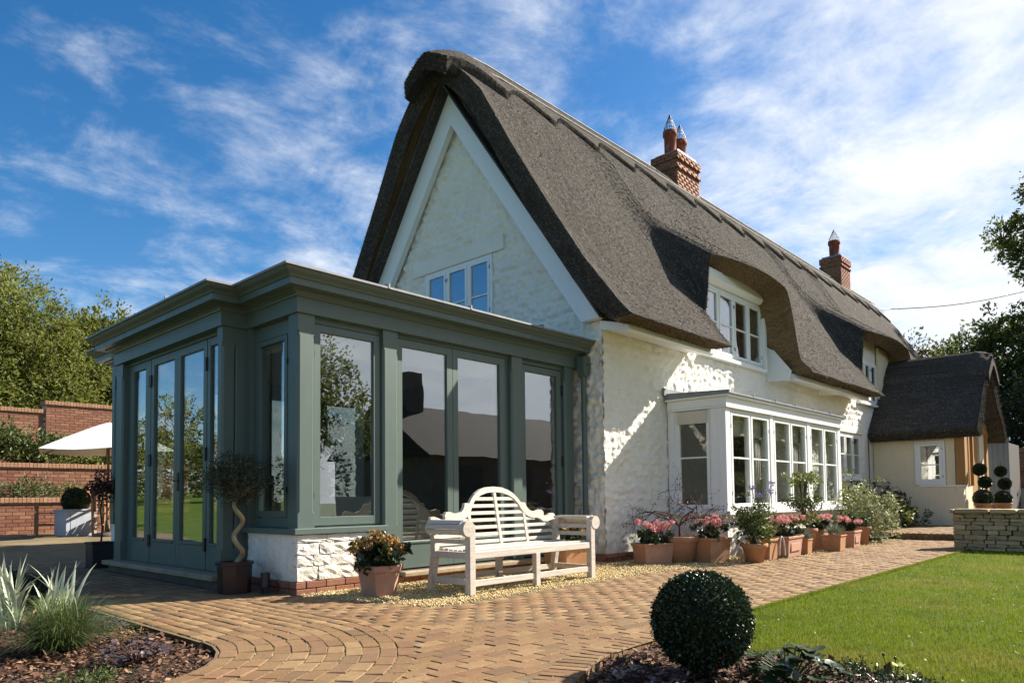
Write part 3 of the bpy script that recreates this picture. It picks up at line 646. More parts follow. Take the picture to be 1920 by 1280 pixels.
eo = unit(P0[:, -1]-P0[:, -3]); V2, F2 = edge_straw(P0[:, -1], P1[:, -1], eo, 20000)
vo = np.tile([-1.0, 0, 0], (nvv, 1)); V3, F3 = edge_straw(P0[0], P1[0], vo, 26000, (0.015, 0.05))
V = np.concatenate([V1, V2, V3]); F = np.concatenate([F1, F2+len(V1), F3+len(V1)+len(V2)])
so_ = np_mesh('straw_ends', V, F, 'straw'); so_.parent = roof; tag(so_, kind='stuff')
# block ridge with pointed scallops
XR = np.unique(np.round(np.concatenate([np.arange(3.98, 27.6, 0.075)]), 4)); NR = 30
def scal(x, ph): 
    t = np.abs(((x/1.28+ph) % 1.0)-0.5)*2; return 0.60+0.36*t**1.4
tr = np.linspace(-1, 1, NR*2+1); XR2, TR = np.meshgrid(XR, tr, indexing='ij')
ext = scal(XR2, 0.2)*np.sqrt(np.clip(1-0.55*np.clip((4.75-XR2)/0.77, 0, 1)**2.5, 0.05, 1)); wdr = np.abs(TR)*ext
YR2 = RY-np.sign(TR+1e-9)*wdr
Zr = zmain(wdr); Xc = np.clip(XR2, 4.3, 27)
hood = np.clip((5.1-XR2)/0.95, 0, 1.25); droop = hood**2*0.30*np.exp(-(wdr/0.6)**2)
lift = 0.10+0.03*np.exp(-(wdr/0.15)**2)
for_front = np.where(TR > 0, zroof(np.clip(XR2, 4.2, 28), RY-wdr), Zr); Zr = np.maximum(Zr, for_front)
YR3 = RY+(YR2-RY)*(1+0.18*np.clip(hood, 0, 1))
ztop = Zr+lift*1.05-droop+0.008*vnoise(XR2*6, wdr*6, 8); ztop = np.where(XR2 > 26.3, ztop-((XR2-26.3)/1.3)**2*0.5, ztop)
T0 = np.stack([XR2-hood*0.12*np.exp(-(wdr/0.8)**2), YR3, ztop], -1); T1 = T0.copy(); T1[..., 2] -= 0.30; T1[..., 1] = RY+(T1[..., 1]-RY)*0.95
a_, b_ = XR2.shape; bs = a_*b_; gg = np.arange(bs).reshape(a_, b_)
def rim2(idx): idx = np.asarray(idx); return np.stack([idx[:-1], idx[1:], idx[1:]+bs, idx[:-1]+bs], 1)
Fc = np.concatenate([gridfaces(a_, b_)[:, ::-1], gridfaces(a_, b_)+bs, rim2(gg[::-1, -1]), rim2(gg[:, 0]), rim2(gg[0, :]), rim2(gg[-1, ::-1])])
rc = np_mesh('ridge_cap', np.concatenate([T0.reshape(-1, 3), T1.reshape(-1, 3)]), Fc, 'thatch_ridge', smooth=False); rc.parent = roof
V, F = edge_straw(T0[0], T1[0], np.tile([-1., 0, -.2], (b_, 1)), 5000, (0.02, 0.06)); V4, F4 = edge_straw(T0[:, -1], T0[:, -1]-np.array([0, 0, .08]), np.tile([0, -.6, -.8], (a_, 1)), 14000, (0.02, 0.05))
s2 = np_mesh('straw_ends', np.concatenate([V, V4]), np.concatenate([F, F4+len(V)]), 'straw'); s2.parent = roof; tag(s2, kind='stuff')
for rw, wv in ((0, 0.05), (1, 0.20), (2, 0.52)):           # split hazel rods pegged along the ridge
    for k in range(17):
        x0 = 4.5+k*1.35; pts = []
        for x in np.linspace(x0, x0+1.32, 5):
            hd = max(0, min(1, (5.1-x)/0.95)); pts.append((x, RY-wv, float(np.interp(wv, Wt, Zt))+0.11+0.04*math.exp(-(wv/.15)**2)-hd*hd*0.30+0.012))
        MB().tube(pts, 0.013, 5).build('hazel_rod', 'hazel_rod', roof)

# ---- walls of painted rubble
def rubble_relief(U, Vv, seed, ch=0.16, cl=0.34):
    """height field of roughly coursed, painted rubble"""
    r_ = np.random.default_rng(seed); Uw = U+0.06*vnoise(U*2.1, Vv*2.1, seed)+0.02*vnoise(U*9, Vv*9, seed+1); Vw = Vv+0.05*vnoise(U*1.7+9, Vv*1.7, seed+2)+0.02*vnoise(U*8, Vv*8, seed+3)
    hs = r_.uniform(0.55, 1.45, 90)*ch; edges = np.concatenate([[0], np.cumsum(hs)])-1.0; row = np.clip(np.searchsorted(edges, Vw)-1, 0, 88)
    fv = (Vw-edges[row])/hs[row]; ph = r_.uniform(0, 9, 90)[row]; lw = cl*(0.7+0.7*r_.uniform(size=90))[row]
    uu = (Uw+ph)/lw; ci = np.floor(uu).astype(int); off = (np.sin(ci*12.9+row*78.2)*43758.5) % 1.0*0.5; fu = np.clip((uu-ci-off*0.5)/(1-off*0.5+1e-3), 0, 1)
    e_ = np.minimum(np.minimum(fv, 1-fv)*hs[row], np.minimum(fu, 1-fu)*lw)
    hh = (np.sin(ci*91.7+row*47.3)*9871.3) % 1.0
    return sstep(0.0, 0.05, e_)*(0.006+0.013*hh)+0.008*vnoise(U*5, Vv*7, seed+4)+0.010*vnoise(U*12, Vv*17, seed+5)+0.009*vnoise(U*24, Vv*29, seed+6)
def rubble_wall(name, face, plane, u0, u1, ztop, holes, seed, amp=1.0, res=0.024, flat=None, z0=0.10):
    nu_ = int((u1-u0)/res)+1; us = np.linspace(u0, u1, nu_); zt = ztop(us); nz = int((zt.max()-z0)/res)+1
    U, T = np.meshgrid(us, np.linspace(0, 1, nz), indexing='ij'); Z = z0+T*(zt[:, None]-z0)
    if np.ptp(zt) > 0.01: Z = np.minimum(z0+T*(zt.max()-z0), zt[:, None])
    h_ = rubble_relief(U, Z, seed)*amp
    if flat is not None: h_ = h_*flat(U, Z)
    Dp = plane-h_
    Pm = np.stack([U, Dp, Z], -1) if face == 'Y' else np.stack([Dp, U, Z], -1)
    F_ = gridfaces(nu_, nz); cu_ = U.reshape(-1)[F_].mean(1); cz = Z.reshape(-1)[F_].mean(1); dz = np.ptp(Z.reshape(-1)[F_], axis=1)
    keep = dz > 1e-5
    for (a0, a1, b0, b1) in holes: keep &= ~((cu_ > a0) & (cu_ < a1) & (cz > b0) & (cz < b1))
    F_ = F_[keep]
    if face == 'X': F_ = F_[:, ::-1]
    return hp(np_mesh(name, Pm.reshape(-1, 3), F_, 'white_stone', smooth=True))
GW = (1.80, 3.48, 3.80, 4.93)
gw_top = lambda y: zmain(np.abs(y-RY))-0.36
rubble_wall('gable_wall', 'X', GX, FY, BY, gw_top, [GW], 21, amp=2.0)
front_top = lambda x: np.where((x > 7.46) & (x < 10.2), 4.95, np.where((x > 15.62) & (x < 18.3), 5.0, 3.62))
HW = [(7.46, 9.90, 3.38, 4.62), (15.66, 17.2, 3.30, 4.42), (14.02, 15.74, 1.32, 2.43), (6.42, 11.1, 0.70, 2.36)]
rubble_wall('front_wall', 'Y', FY, GX-0.02, 20.0, front_top, HW, 33, amp=1.25, flat=lambda U, Z: np.where(U > 15.9, 0.25, 1.0))
# inner leaf behind the rubble, with the same openings, and rooms behind the glass
def leaf_wall(face, plane, th, u0, u1, z1, holes, mat='inner_cream'):
    us = sorted({u0, u1}|{h_[0] for h_ in holes}|{h_[1] for h_ in holes}); zs = sorted({0.0, z1}|{h_[2] for h_ in holes}|{h_[3] for h_ in holes}); mb = MB()
    for i_ in range(len(us)-1):
        for j_ in range(len(zs)-1):
            cu_, cz = (us[i_]+us[i_+1])/2, (zs[j_]+zs[j_+1])/2
            if any(h_[0] < cu_ < h_[1] and h_[2] < cz < h_[3] for h_ in holes): continue
            if face == 'Y': mb.box(us[i_], us[i_+1], plane, plane+th, zs[j_], zs[j_+1])
            else: mb.box(plane, plane+th, us[i_], us[i_+1], zs[j_], zs[j_+1])
    return hp(mb.build('inner_wall', mat))
leaf_wall('Y', FY+0.012, 0.30, GX+0.30, 20.0, 3.7, [(7.46, 9.90, 3.38, 3.7), HW[2], HW[3]], 'plain_white')
leaf_wall('X', GX+0.012, 0.28, FY+0.012, BY, 3.75, [], 'plain_white')
for (a0, a1, b0, b1) in (HW[0], HW[1]):
    mb = MB(); mb.box(a0-0.012, a0, FY+0.012, FY+0.2, 3.7, b1+0.08); mb.box(a1, a1+0.2, FY+0.012, FY+0.2, 3.7, b1+0.08); mb.box(a0, a1, FY+0.012, FY+0.2, b1, b1+0.08)
    hp(mb.build('dormer_wall', 'plain_white'))
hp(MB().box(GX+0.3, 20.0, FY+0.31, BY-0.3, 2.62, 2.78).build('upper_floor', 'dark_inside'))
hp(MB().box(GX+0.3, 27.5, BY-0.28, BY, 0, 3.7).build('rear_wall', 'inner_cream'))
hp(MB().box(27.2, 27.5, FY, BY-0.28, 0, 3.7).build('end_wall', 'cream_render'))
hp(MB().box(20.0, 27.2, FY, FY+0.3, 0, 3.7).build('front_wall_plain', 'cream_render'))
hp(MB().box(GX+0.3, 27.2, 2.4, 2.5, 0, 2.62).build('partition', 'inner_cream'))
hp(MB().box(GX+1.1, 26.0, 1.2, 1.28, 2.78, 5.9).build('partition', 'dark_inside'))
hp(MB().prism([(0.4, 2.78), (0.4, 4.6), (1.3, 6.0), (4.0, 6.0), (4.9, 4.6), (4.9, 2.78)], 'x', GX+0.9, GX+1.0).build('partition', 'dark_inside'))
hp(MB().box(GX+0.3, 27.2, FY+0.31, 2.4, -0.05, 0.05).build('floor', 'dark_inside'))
# brick footing course
def footing(y0, xa, xb, parent, z1=0.115):
    x = xa
    while x < xb-0.02:
        l = min(0.215, xb-x); o = box('brick', 'red_brick', None, x+0.004, x+l-0.004, y0-0.055-random.uniform(0, .008), y0+0.05, 0.058, z1, 0.005); hp(o)
        x += 0.222
    x = xa-0.1
    while x < xb-0.02:
        l = min(0.215, xb-x); o = box('brick', 'red_brick', None, max(x, xa)+0.004, x+l-0.004, y0-0.050-random.uniform(0, .008), y0+0.05, -0.03, 0.050, 0.005); hp(o)
        x += 0.222
footing(FY, GX-0.03, 6.3, house)
y = FY
while y < -0.02:
    o = box('brick', 'red_brick', None, GX-0.055, GX+0.05, y+0.004, min(y+0.211, -0.01), -0.03, 0.115, 0.005); hp(o); y += 0.222
# ---- bargeboards and soffits
def slopeboard(sign, x0, x1, inn, thk, name, ylo, mat='white_paint'):
    n_ = 14; wds = np.linspace(0.0, ylo, n_); mb = MB(); up_ = [(RY-sign*w_, zmain(w_)-0.36*1.55 if w_ > 0.25 else 8.02-w_*1.43) for w_ in wds]
    up_ = [(RY-sign*w_, 8.02-1.43*w_) for w_ in wds]; lo_ = [(RY-sign*w_, 8.02-inn-1.43*w_) for w_ in np.linspace(0.0, (8.02-inn-3.42)/1.43 if inn > 0.1 else ylo, n_)]
    poly = up_+lo_[::-1]; mb.prism(poly, 'x', x0, x1); return hp(mb.build(name, mat))
slopeboard(1, 4.44, 4.55, 0.68, 0, 'bargeboard', 3.20); slopeboard(-1, 4.442, 4.552, 0.68, 0, 'bargeboard', 3.20)
slopeboard(1, 4.22, 4.60, 0.05, 0, 'verge_soffit', 3.22, 'thatch_ridge'); slopeboard(-1, 4.222, 4.602, 0.05, 0, 'verge_soffit', 3.22, 'thatch_ridge')
# eaves soffit boards (white, sloping)
for xa, xb in ((4.56, 7.0), (10.35, 15.1)):
    hp(MB().prism([(-0.86, 3.22), (-0.83, 3.19), (FY+0.0, 3.30), (FY+0.0, 3.42), (-0.84, 3.30)], 'x', xa, xb).build('soffit_board', 'white_paint'))
for xa in (10.16, 12.95):
    hp(MB().prism([(-0.86, 3.34), (-0.80, 3.16), (-0.38, 3.18), (-0.38, 3.95), (-0.48, 3.86)], 'x', xa, xa+0.05).build('eaves_end_board', 'white_paint'))
# dormer hood boards
for (x0, x1, zl, k, xf) in DORM[:1]:
    hp(MB().prism([(FY-0.02, 4.635), (-0.46, 4.65), (-0.53, 4.71), (-0.53, 4.86), (FY-0.02, 4.94)], 'x', x0+0.22, x1-0.10).build('hood_board', 'white_paint'))
hp(MB().box(9.905, 9.99, -0.47, -0.40, 3.34, 4.66).build('dormer_cheek', 'white_paint'))
hp(MB().box(17.25, 18.3, -0.46, -0.40, 3.2, 4.9).build('dormer_cheek', 'cream_render'))

# ---- casement windows
def bxp(mb, face, plane, u0, u1, d0, d1, v0, v1, ch=0.004):
    if face == 'Y': mb.box(u0, u1, plane+d0, plane+d1, v0, v1, ch)
    else: mb.box(plane+d0, plane+d1, u0, u1, v0, v1, ch)
    return mb
def window(host, face, plane, u0, u1, v0, v1, n, bars=(0.5,), fr=0.055, sash=0.045, mat='white_paint', gl='glass_clear', sill=0.06, name='window', d=0.0, hinges=True, mull=None):
    mb = MB(); D0, D1 = d-0.015, d+0.085
    bxp(mb, face, plane, u0, u0+fr, D0, D1, v0, v1); bxp(mb, face, plane, u1-fr, u1, D0, D1, v0, v1)
    bxp(mb, face, plane, u0+fr, u1-fr, D0+0.002, D1, v1-fr, v1); bxp(mb, face, plane, u0+fr, u1-fr, D0+0.002, D1, v0, v0+fr)
    mw = mull or fr*0.8; wl = (u1-u0-2*fr-(n-1)*mw)/n
    for k in range(1, n): a_ = u0+fr+k*wl+(k-1)*mw; bxp(mb, face, plane, a_, a_+mw, D0+0.001, D1, v0+fr, v1-fr)
    wn = mb.build(name, mat); host(wn)
    for k in range(n):
        a_ = u0+fr+k*(wl+mw)+0.004; b_ = a_+wl-0.008; c_, e_ = v0+fr+0.004, v1-fr-0.004; m2 = MB(); s0, s1 = d-0.022, d+0.03
        bxp(m2, face, plane, a_, a_+sash, s0, s1, c_, e_); bxp(m2, face, plane, b_-sash, b_, s0, s1, c_, e_)
        bxp(m2, face, plane, a_+sash, b_-sash, s0+0.001, s1, c_, c_+sash*1.2); bxp(m2, face, plane, a_+sash, b_-sash, s0+0.001, s1, e_-sash, e_)
        m2.build('casement', mat, wn)
        zs = [c_+sash*1.2]+[c_+(e_-c_)*t for t in bars]+[e_-sash]
        for t in bars: bxp(MB(), face, plane, a_+sash, b_-sash, s0+0.004, s1-0.004, c_+(e_-c_)*t-0.012, c_+(e_-c_)*t+0.012, 0.003).build('glazing_bar', mat, wn)
        for j in range(len(zs)-1):
            bxp(MB(), face, plane, a_+sash-0.004, b_-sash+0.004, d+0.004, d+0.010, zs[j]+(0.010 if j else 0), zs[j+1]-(0.010 if j < len(zs)-2 else 0), 0).build('pane', gl, wn)
        if hinges:
            for t in (0.15, 0.85): bxp(MB(), face, plane, (b_-0.004 if k % 2 else a_-0.012), (b_+0.012 if k % 2 else a_+0.004), s0-0.006, s0+0.01, c_+(e_-c_)*t-0.03, c_+(e_-c_)*t+0.03, 0.002).build('hinge', 'black_metal' if mat != 'white_paint' else 'lead', wn)
    if sill: bxp(MB(), face, plane, u0-0.05, u1+0.05, d-0.08, d+0.02, v0-sill, v0, 0.006).build('sill', mat, wn)
    return wn
gwn = window(hp, 'X', GX-0.02, GW[0], GW[1], GW[2], GW[3], 3, (0.42,), gl='glass', d=0.0)
hp(box('lintel', 'white_stone', None, GX-0.058, GX+0.05, 1.52, 3.82, 4.935, 5.19, 0.012))
window(hp, 'Y', FY-0.03, HW[0][0], HW[0][1], HW[0][2], HW[0][3], 4, (0.5,), gl='glass')
window(hp, 'Y', FY-0.03, HW[1][0], HW[1][1], HW[1][2], HW[1][3], 3, (0.4,), gl='glass')
window(hp, 'Y', FY-0.0, HW[2][0], HW[2][1], HW[2][2], HW[2][3], 3, (0.53,))
hp(box('lintel', 'white_stone', None, 13.7, 15.9, FY-0.05, FY+0.02, 2.44, 2.62, 0.012))
hp(MB().tube([(16.25, FY-0.06, 0.1), (16.25, FY-0.06, 2.4), (16.55, FY-0.10, 2.75)], 0.012, 6).build('cable', 'black_metal'))

# ---- bay window
BX0, BX1, BYF = 6.30, 11.25, -1.38
base_ = rubble_relief
nu_ = 150; nz = 22
def bayplinth():
    us = np.linspace(BX0+0.03, BX1-0.03, 190); zs_ = np.linspace(-0.02, 0.62, 26); U, Z = np.meshgrid(us, zs_, indexing='ij'); h_ = rubble_relief(U, Z, 44)
    P_ = np.stack([U, BYF+0.06-h_, Z], -1); o1 = np_mesh('bay_plinth', P_.reshape(-1, 3), gridfaces(190, 26), 'white_stone', smooth=True); hp(o1)
    us = np.linspace(BYF+0.03, FY, 44); U, Z = np.meshgrid(us, zs_, indexing='ij'); h_ = rubble_relief(U, Z, 45); P_ = np.stack([BX0+0.06-h_*0.6, U, Z], -1)
    hp(np_mesh('bay_plinth', P_.reshape(-1, 3), gridfaces(44, 26)[:, ::-1], 'white_stone', smooth=True))
bayplinth()
bay = hp(MB().box(BX0-0.06, BX1+0.06, BYF-0.07, FY-0.06, 0.625, 0.685, 0.008).build('bay_sill', 'white_paint'))
mb = MB()
for (xa, xb) in ((BX0, BX0+0.15), (BX1-0.15, BX1), (BX0+1.60, BX0+1.72), (BX0+3.22, BX0+3.34)): hp(MB().box(xa, xb, BYF, BYF+0.13, 0.69, 2.24, 0.006).build('bay_post', 'white_paint'))
for q_ in ((BX0, BX0+0.10, FY-0.14, FY-0.03), (BX0+0.002, BX0+0.10, BYF+0.132, BYF+0.24), (BX1-0.10, BX1, FY-0.14, FY-0.03)): hp(MB().box(*q_, 0.69, 2.24, 0.004).build('bay_jamb', 'white_paint'))
if 0: mb.box(BX0, BX0+0.10, FY-0.14, FY-0.03, 0.69, 2.24, 0.004); mb.box(BX0+0.002, BX0+0.10, BYF+0.132, BYF+0.24, 0.69, 2.24, 0.004)
hp(MB().box(BX0-0.03, BX1+0.03, BYF-0.035, FY-0.03, 2.24, 2.27, 0.004).box(BX0-0.02, BX1+0.02, BYF-0.025, FY-0.032, 2.272, 2.40, 0.006).box(BX0-0.07, BX1+0.07, BYF-0.075, FY-0.034, 2.402, 2.44, 0.006).build('bay_fascia', 'white_paint'))
for (xa, xb) in ((BX0+0.15, BX0+1.60), (BX0+1.72, BX0+3.22), (BX0+3.34, BX1-0.15)):
    window(hp, 'Y', BYF+0.03, xa, xb, 0.69, 2.236, 2, (0.52,), fr=0.04, sash=0.05, sill=0, name='bay_window')
window(hp, 'X', BX0+0.03, BYF+0.24, FY-0.14, 0.69, 2.236, 1, (0.53,), fr=0.03, sash=0.05, sill=0, name='bay_window', hinges=False)
window(hp, 'X', BX1-0.10, BYF+0.14, FY-0.14, 0.69, 2.236, 1, (0.53,), fr=0.03, sash=0.05, sill=0, name='bay_window', hinges=False)
br = hp(MB().prism([(BYF-0.10, 2.442), (BYF-0.10, 2.466), (FY-0.03, 2.51), (FY-0.03, 2.442)], 'x', BX0-0.09, BX1+0.09).build('bay_roof', 'lead'))
for k in range(7):
    xx = BX0-0.06+k*(BX1-BX0+0.12)/6; MB().tube([(xx, BYF-0.105, 2.47), (xx, FY-0.04, 2.515)], 0.024, 8).build('lead_roll', 'lead', br)
hp(MB().box(BX0-0.14, BX1+0.1, FY-0.06, FY-0.02, 2.50, 2.62, 0.004).build('flashing', 'lead'))
hp(MB().box(BX0-0.02, BX0+0.02, BYF+0.3, FY-0.2, 2.03, 2.22).build('roller_blind', 'inner_cream'))
for (xa, xb) in ((BX0+0.2, BX0+1.55), (BX0+1.77, BX0+3.17), (BX0+3.4, BX1-0.2)):
    hp(MB().box(xa, xb, BYF+0.15, BYF+0.19, 1.86, 2.22, 0.01).build('roman_blind', 'inner_cream'))
for xa in (BX0+0.22, BX0+1.44, BX0+1.78, BX0+3.04, BX0+3.42, BX1-0.40):
    n_ = 13; V_ = []
    for k_ in range(n_):
        for z_ in (0.72, 2.2): V_.append((xa+k_*0.018, BYF+0.23+0.03*math.sin(k_*1.6), z_))
    o_ = hp(MB().add(V_, [(2*k_, 2*k_+2, 2*k_+3, 2*k_+1) for k_ in range(n_-1)], True).build('curtain', 'sofa_fabric')); q_ = o_.modifiers.new('thick', 'SOLIDIFY'); q_.thickness = 0.006
hp(MB().box(BX0+0.15, BX1-0.15, BYF+0.15, FY+0.2, 0.66, 0.70).build('window_board', 'plain_white'))

# ---- chimneys
def chimney(x0, x1, y0, y1, zb, zt, pots, label):
    ch = hp(MB().box(x0+0.012, x1-0.012, y0+0.012, y1-0.012, zb, zt-0.01).build('chimney', 'mortar')); V_ = []; F_ = []; z = zb; c = 0
    def addb(a0, a1, b0, b1, z0, z1):
        q = MB().box(a0, a1, b0, b1, z0, z1); F_.append(np.array(q.f)+8*len(V_)); V_.append(np.array(q.v))
    while z < zt-0.02:
        o_ = 0.035 if (zt-0.42 < z < zt-0.34 or z > zt-0.24) else 0.0; z1 = min(z+0.066, zt)
        for sd in (0, 1):
            a0, a1 = (x0-o_, x1+o_) if sd == 0 else (y0-o_, y1+o_); t = a0-(0.11 if c % 2 else 0)
            while t < a1-0.03:
                p0, p1 = max(t, a0)+0.004, min(t+0.218, a1)-0.004
                if p1-p0 > 0.03:
                    if sd == 0: addb(p0, p1, y0-o_, y0-o_+0.06, z, z1); addb(p0, p1, y1+o_-0.06, y1+o_, z, z1)
                    else: addb(x0-o_, x0-o_+0.06, p0, p1, z, z1); addb(x1+o_-0.06, x1+o_, p0, p1, z, z1)
                t += 0.225
        z += 0.075; c += 1
    s_ = np_mesh('brickwork', np.concatenate(V_), np.concatenate(F_), 'red_brick', ch); tag(s_, kind='stuff')
    MB().prism([(x0+0.02, zt-0.01), (x1-0.02, zt-0.01), (x1-0.12, zt+0.10), (x0+0.12, zt+0.10)], 'y', y0+0.02, y1-0.02).build('mortar_cap', 'lead', ch)
    for (px_, py_, r_, h_) in pots:
        p_ = MB().lathe([(r_*1.05, 0), (r_*1.05, 0.06), (r_*0.95, 0.08), (r_*0.98, h_-0.14), (r_*1.16, h_-0.12), (r_*1.16, h_), (r_*0.85, h_), (r_*0.82, h_-0.3)], 20, px_, py_, zt+0.05, close=False).build('pot', 'pot_red', ch)
        zb_ = zt+0.05+h_; mb_ = MB()
        for k in range(12):
            an = 2*math.pi*k/12; mb_.tube([(px_+r_*1.0*math.cos(an), py_+r_*1.0*math.sin(an), zb_-0.03), (px_+r_*0.95*math.cos(an), py_+r_*.95*math.sin(an), zb_+0.08), (px_, py_, zb_+0.44)], 0.006, 4)
        for hh in (0.06, 0.2): rr = r_*(0.97 if hh < .1 else 0.64); mb_.tube([(px_+rr*math.cos(t), py_+rr*math.sin(t), zb_+hh) for t in np.linspace(0, 2*math.pi, 13)], 0.005, 4)
        mb_.build('wire_guard', 'black_metal', ch)
chimney(11.35, 12.45, 2.20, 2.86, 7.9, 9.20, [(11.68, 2.55, 0.15, 0.66), (12.16, 2.55, 0.15, 0.60)], '')
chimney(22.75, 23.75, 2.20, 2.90, 7.9, 9.45, [(23.2, 2.55, 0.18, 0.66)], '')

# ================================================================== the green garden room
con = thing('garden_room', 'sage green timber and glass garden room with a moulded cornice on the gable end', 'garden room', (0, 0, 0))
def cp(o): o.parent = con; return o
A_ = -0.28; Y1, Y2, Y3 = 1.05, 4.29, 5.22; CE = 4.575
def sweep(plan, prof, name, mat):
    """moulding: profile (offset outwards, z) mitred along an open plan polyline (outside on the left hand side of travel)"""
    n = len(plan); V = []
    for i_, p in enumerate(plan):
        p = Vector(p); d0 = (Vector(plan[i_])-Vector(plan[i_-1])).normalized() if i_ else None; d1 = (Vector(plan[i_+1])-Vector(plan[i_])).normalized() if i_ < n-1 else None
        n0 = Vector((-d0.y, d0.x)) if d0 else None; n1 = Vector((-d1.y, d1.x)) if d1 else None
        nn = n1 if n0 is None else (n0 if n1 is None else (n0+n1)/(1+n0.dot(n1)))
        for (o_, z) in prof: V.append((p.x+nn.x*o_, p.y+nn.y*o_, z))
    k = len(prof); F = [(i_*k+j, (i_+1)*k+j, (i_+1)*k+j+1, i_*k+j+1) for i_ in range(n-1) for j in range(k-1)]
    F += [tuple(range(k)), tuple(range(n*k-1, n*k-k-1, -1))]
    return cp(MB().add(V, F).build(name, mat))
plan = [(CE, Y3), (0, Y3), (0, Y2), (A_, Y2), (A_, Y1), (0, Y1), (0, 0), (CE, 0)]
plan = plan[::-1]
# travelling from the house along -X: outside (-Y) must lie on the left
prof = [(-0.12, 2.775), (0, 2.775), (0, 2.925), (0.018, 2.93), (0.022, 2.945), (0.05, 2.965), (0.085, 2.972), (0.085, 2.985), (0.175, 2.985), (0.175, 3.045), (0.19, 3.052), (0.205, 3.07), (0.245, 3.095), (0.262, 3.115), (0.262, 3.128), (-0.12, 3.128)]
cor = sweep(plan, prof, 'cornice', 'green_paint')
lead = sweep(plan, [(-0.10, 3.129), (0.285, 3.129), (0.285, 3.150), (-0.10, 3.175)], 'roof_edge', 'lead')
for t in (0.9, 2.1, 3.4): cp(MB().box(t, t+0.02, -0.29, 0.2, 3.13, 3.185, 0.004).build('lead_joint', 'lead'))
for t in (1.8, 2.9, 3.9): cp(MB().box(A_-0.29, A_+0.2, t, t+0.02, 3.13, 3.185, 0.004).build('lead_joint', 'lead'))
cp(MB().box(0.05, CE, 0.05, Y3-0.05, 3.02, 3.10).box(A_+0.05, 0.05, Y1+0.05, Y2-0.05, 3.02, 3.10).build('roof_deck', 'lead'))
cp(MB().box(0.02, CE, 0.02, Y3-0.02, 2.93, 3.0).box(A_+0.02, 0.02, Y1+0.02, Y2-0.02, 2.93, 3.0).build('ceiling', 'inner_cream'))
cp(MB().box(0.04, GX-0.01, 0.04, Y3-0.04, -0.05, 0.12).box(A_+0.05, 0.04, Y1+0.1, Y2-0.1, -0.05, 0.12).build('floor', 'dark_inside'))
def post(name, x0, x1, y0, y1, z0, z1, ch=0.022, stop=0.14, top=0.17):
    """square timber post whose corners are chamfered between two stops"""
    V = []; F = []
    def ring(z, c): return [(x0+c, y0, z), (x1-c, y0, z), (x1, y0+c, z), (x1, y1-c, z), (x1-c, y1, z), (x0+c, y1, z), (x0, y1-c, z), (x0, y0+c, z)]
    e_ = 0.0008
    for z, c in ((z0, e_), (z0+stop, e_), (z0+stop+0.025, ch), (z1-top-0.05, ch), (z1-top-0.035, ch*0.35), (z1-top-0.02, ch), (z1-top, e_), (z1, e_)): V += ring(z, c)
    for l in range(7):
        for i_ in range(8): j = (i_+1) % 8; F.append((l*8+i_, l*8+j, l*8+8+j, l*8+8+i_))
    F += [tuple(range(7, -1, -1)), tuple(range(56, 64))]
    return cp(MB().add(V, F).build(name, 'green_paint'))
ZS = 0.635
# right-hand face (towards the bench)
post('post', 0.028, 0.215, 0.028, 0.215, ZS, 2.775)
post('post', 1.065, 1.265, 0.028, 0.17, 0.115, 2.775, stop=0.5)
post('post', 3.13, 3.335, 0.028, 0.17, 0.115, 2.775, stop=0.2)
post('post', 4.235, 4.44, 0.028, 0.17, 0.115, 2.775, stop=0.2)
sill_ = cp(MB().box(-0.045, 1.063, -0.055, 0.2, 0.575, ZS, 0.006).box(-0.045, 0.19, 0.2, 1.048, 0.5752, ZS-0.0002, 0.006).build('sill', 'green_paint'))
for q_ in ((0.215, 1.065, 0.085, 0.17, 2.72, 2.776), (0.085, 0.17, 0.215, 1.05, 2.72, 2.776), (1.265, 3.13, 0.085, 0.17, 2.735, 2.776), (3.335, 4.235, 0.085, 0.17, 2.72, 2.776)): cp(MB().box(*q_).build('head_rail', 'green_paint'))
wg = dict(mat='green_paint', gl='glass', sill=0, bars=())
window(cp, 'Y', 0.095, 0.217, 1.063, ZS, 2.72, 1, fr=0.012, sash=0.075, **wg)
window(cp, 'X', 0.095, 0.217, 1.048, ZS, 2.72, 1, fr=0.10, sash=0.055, **wg)
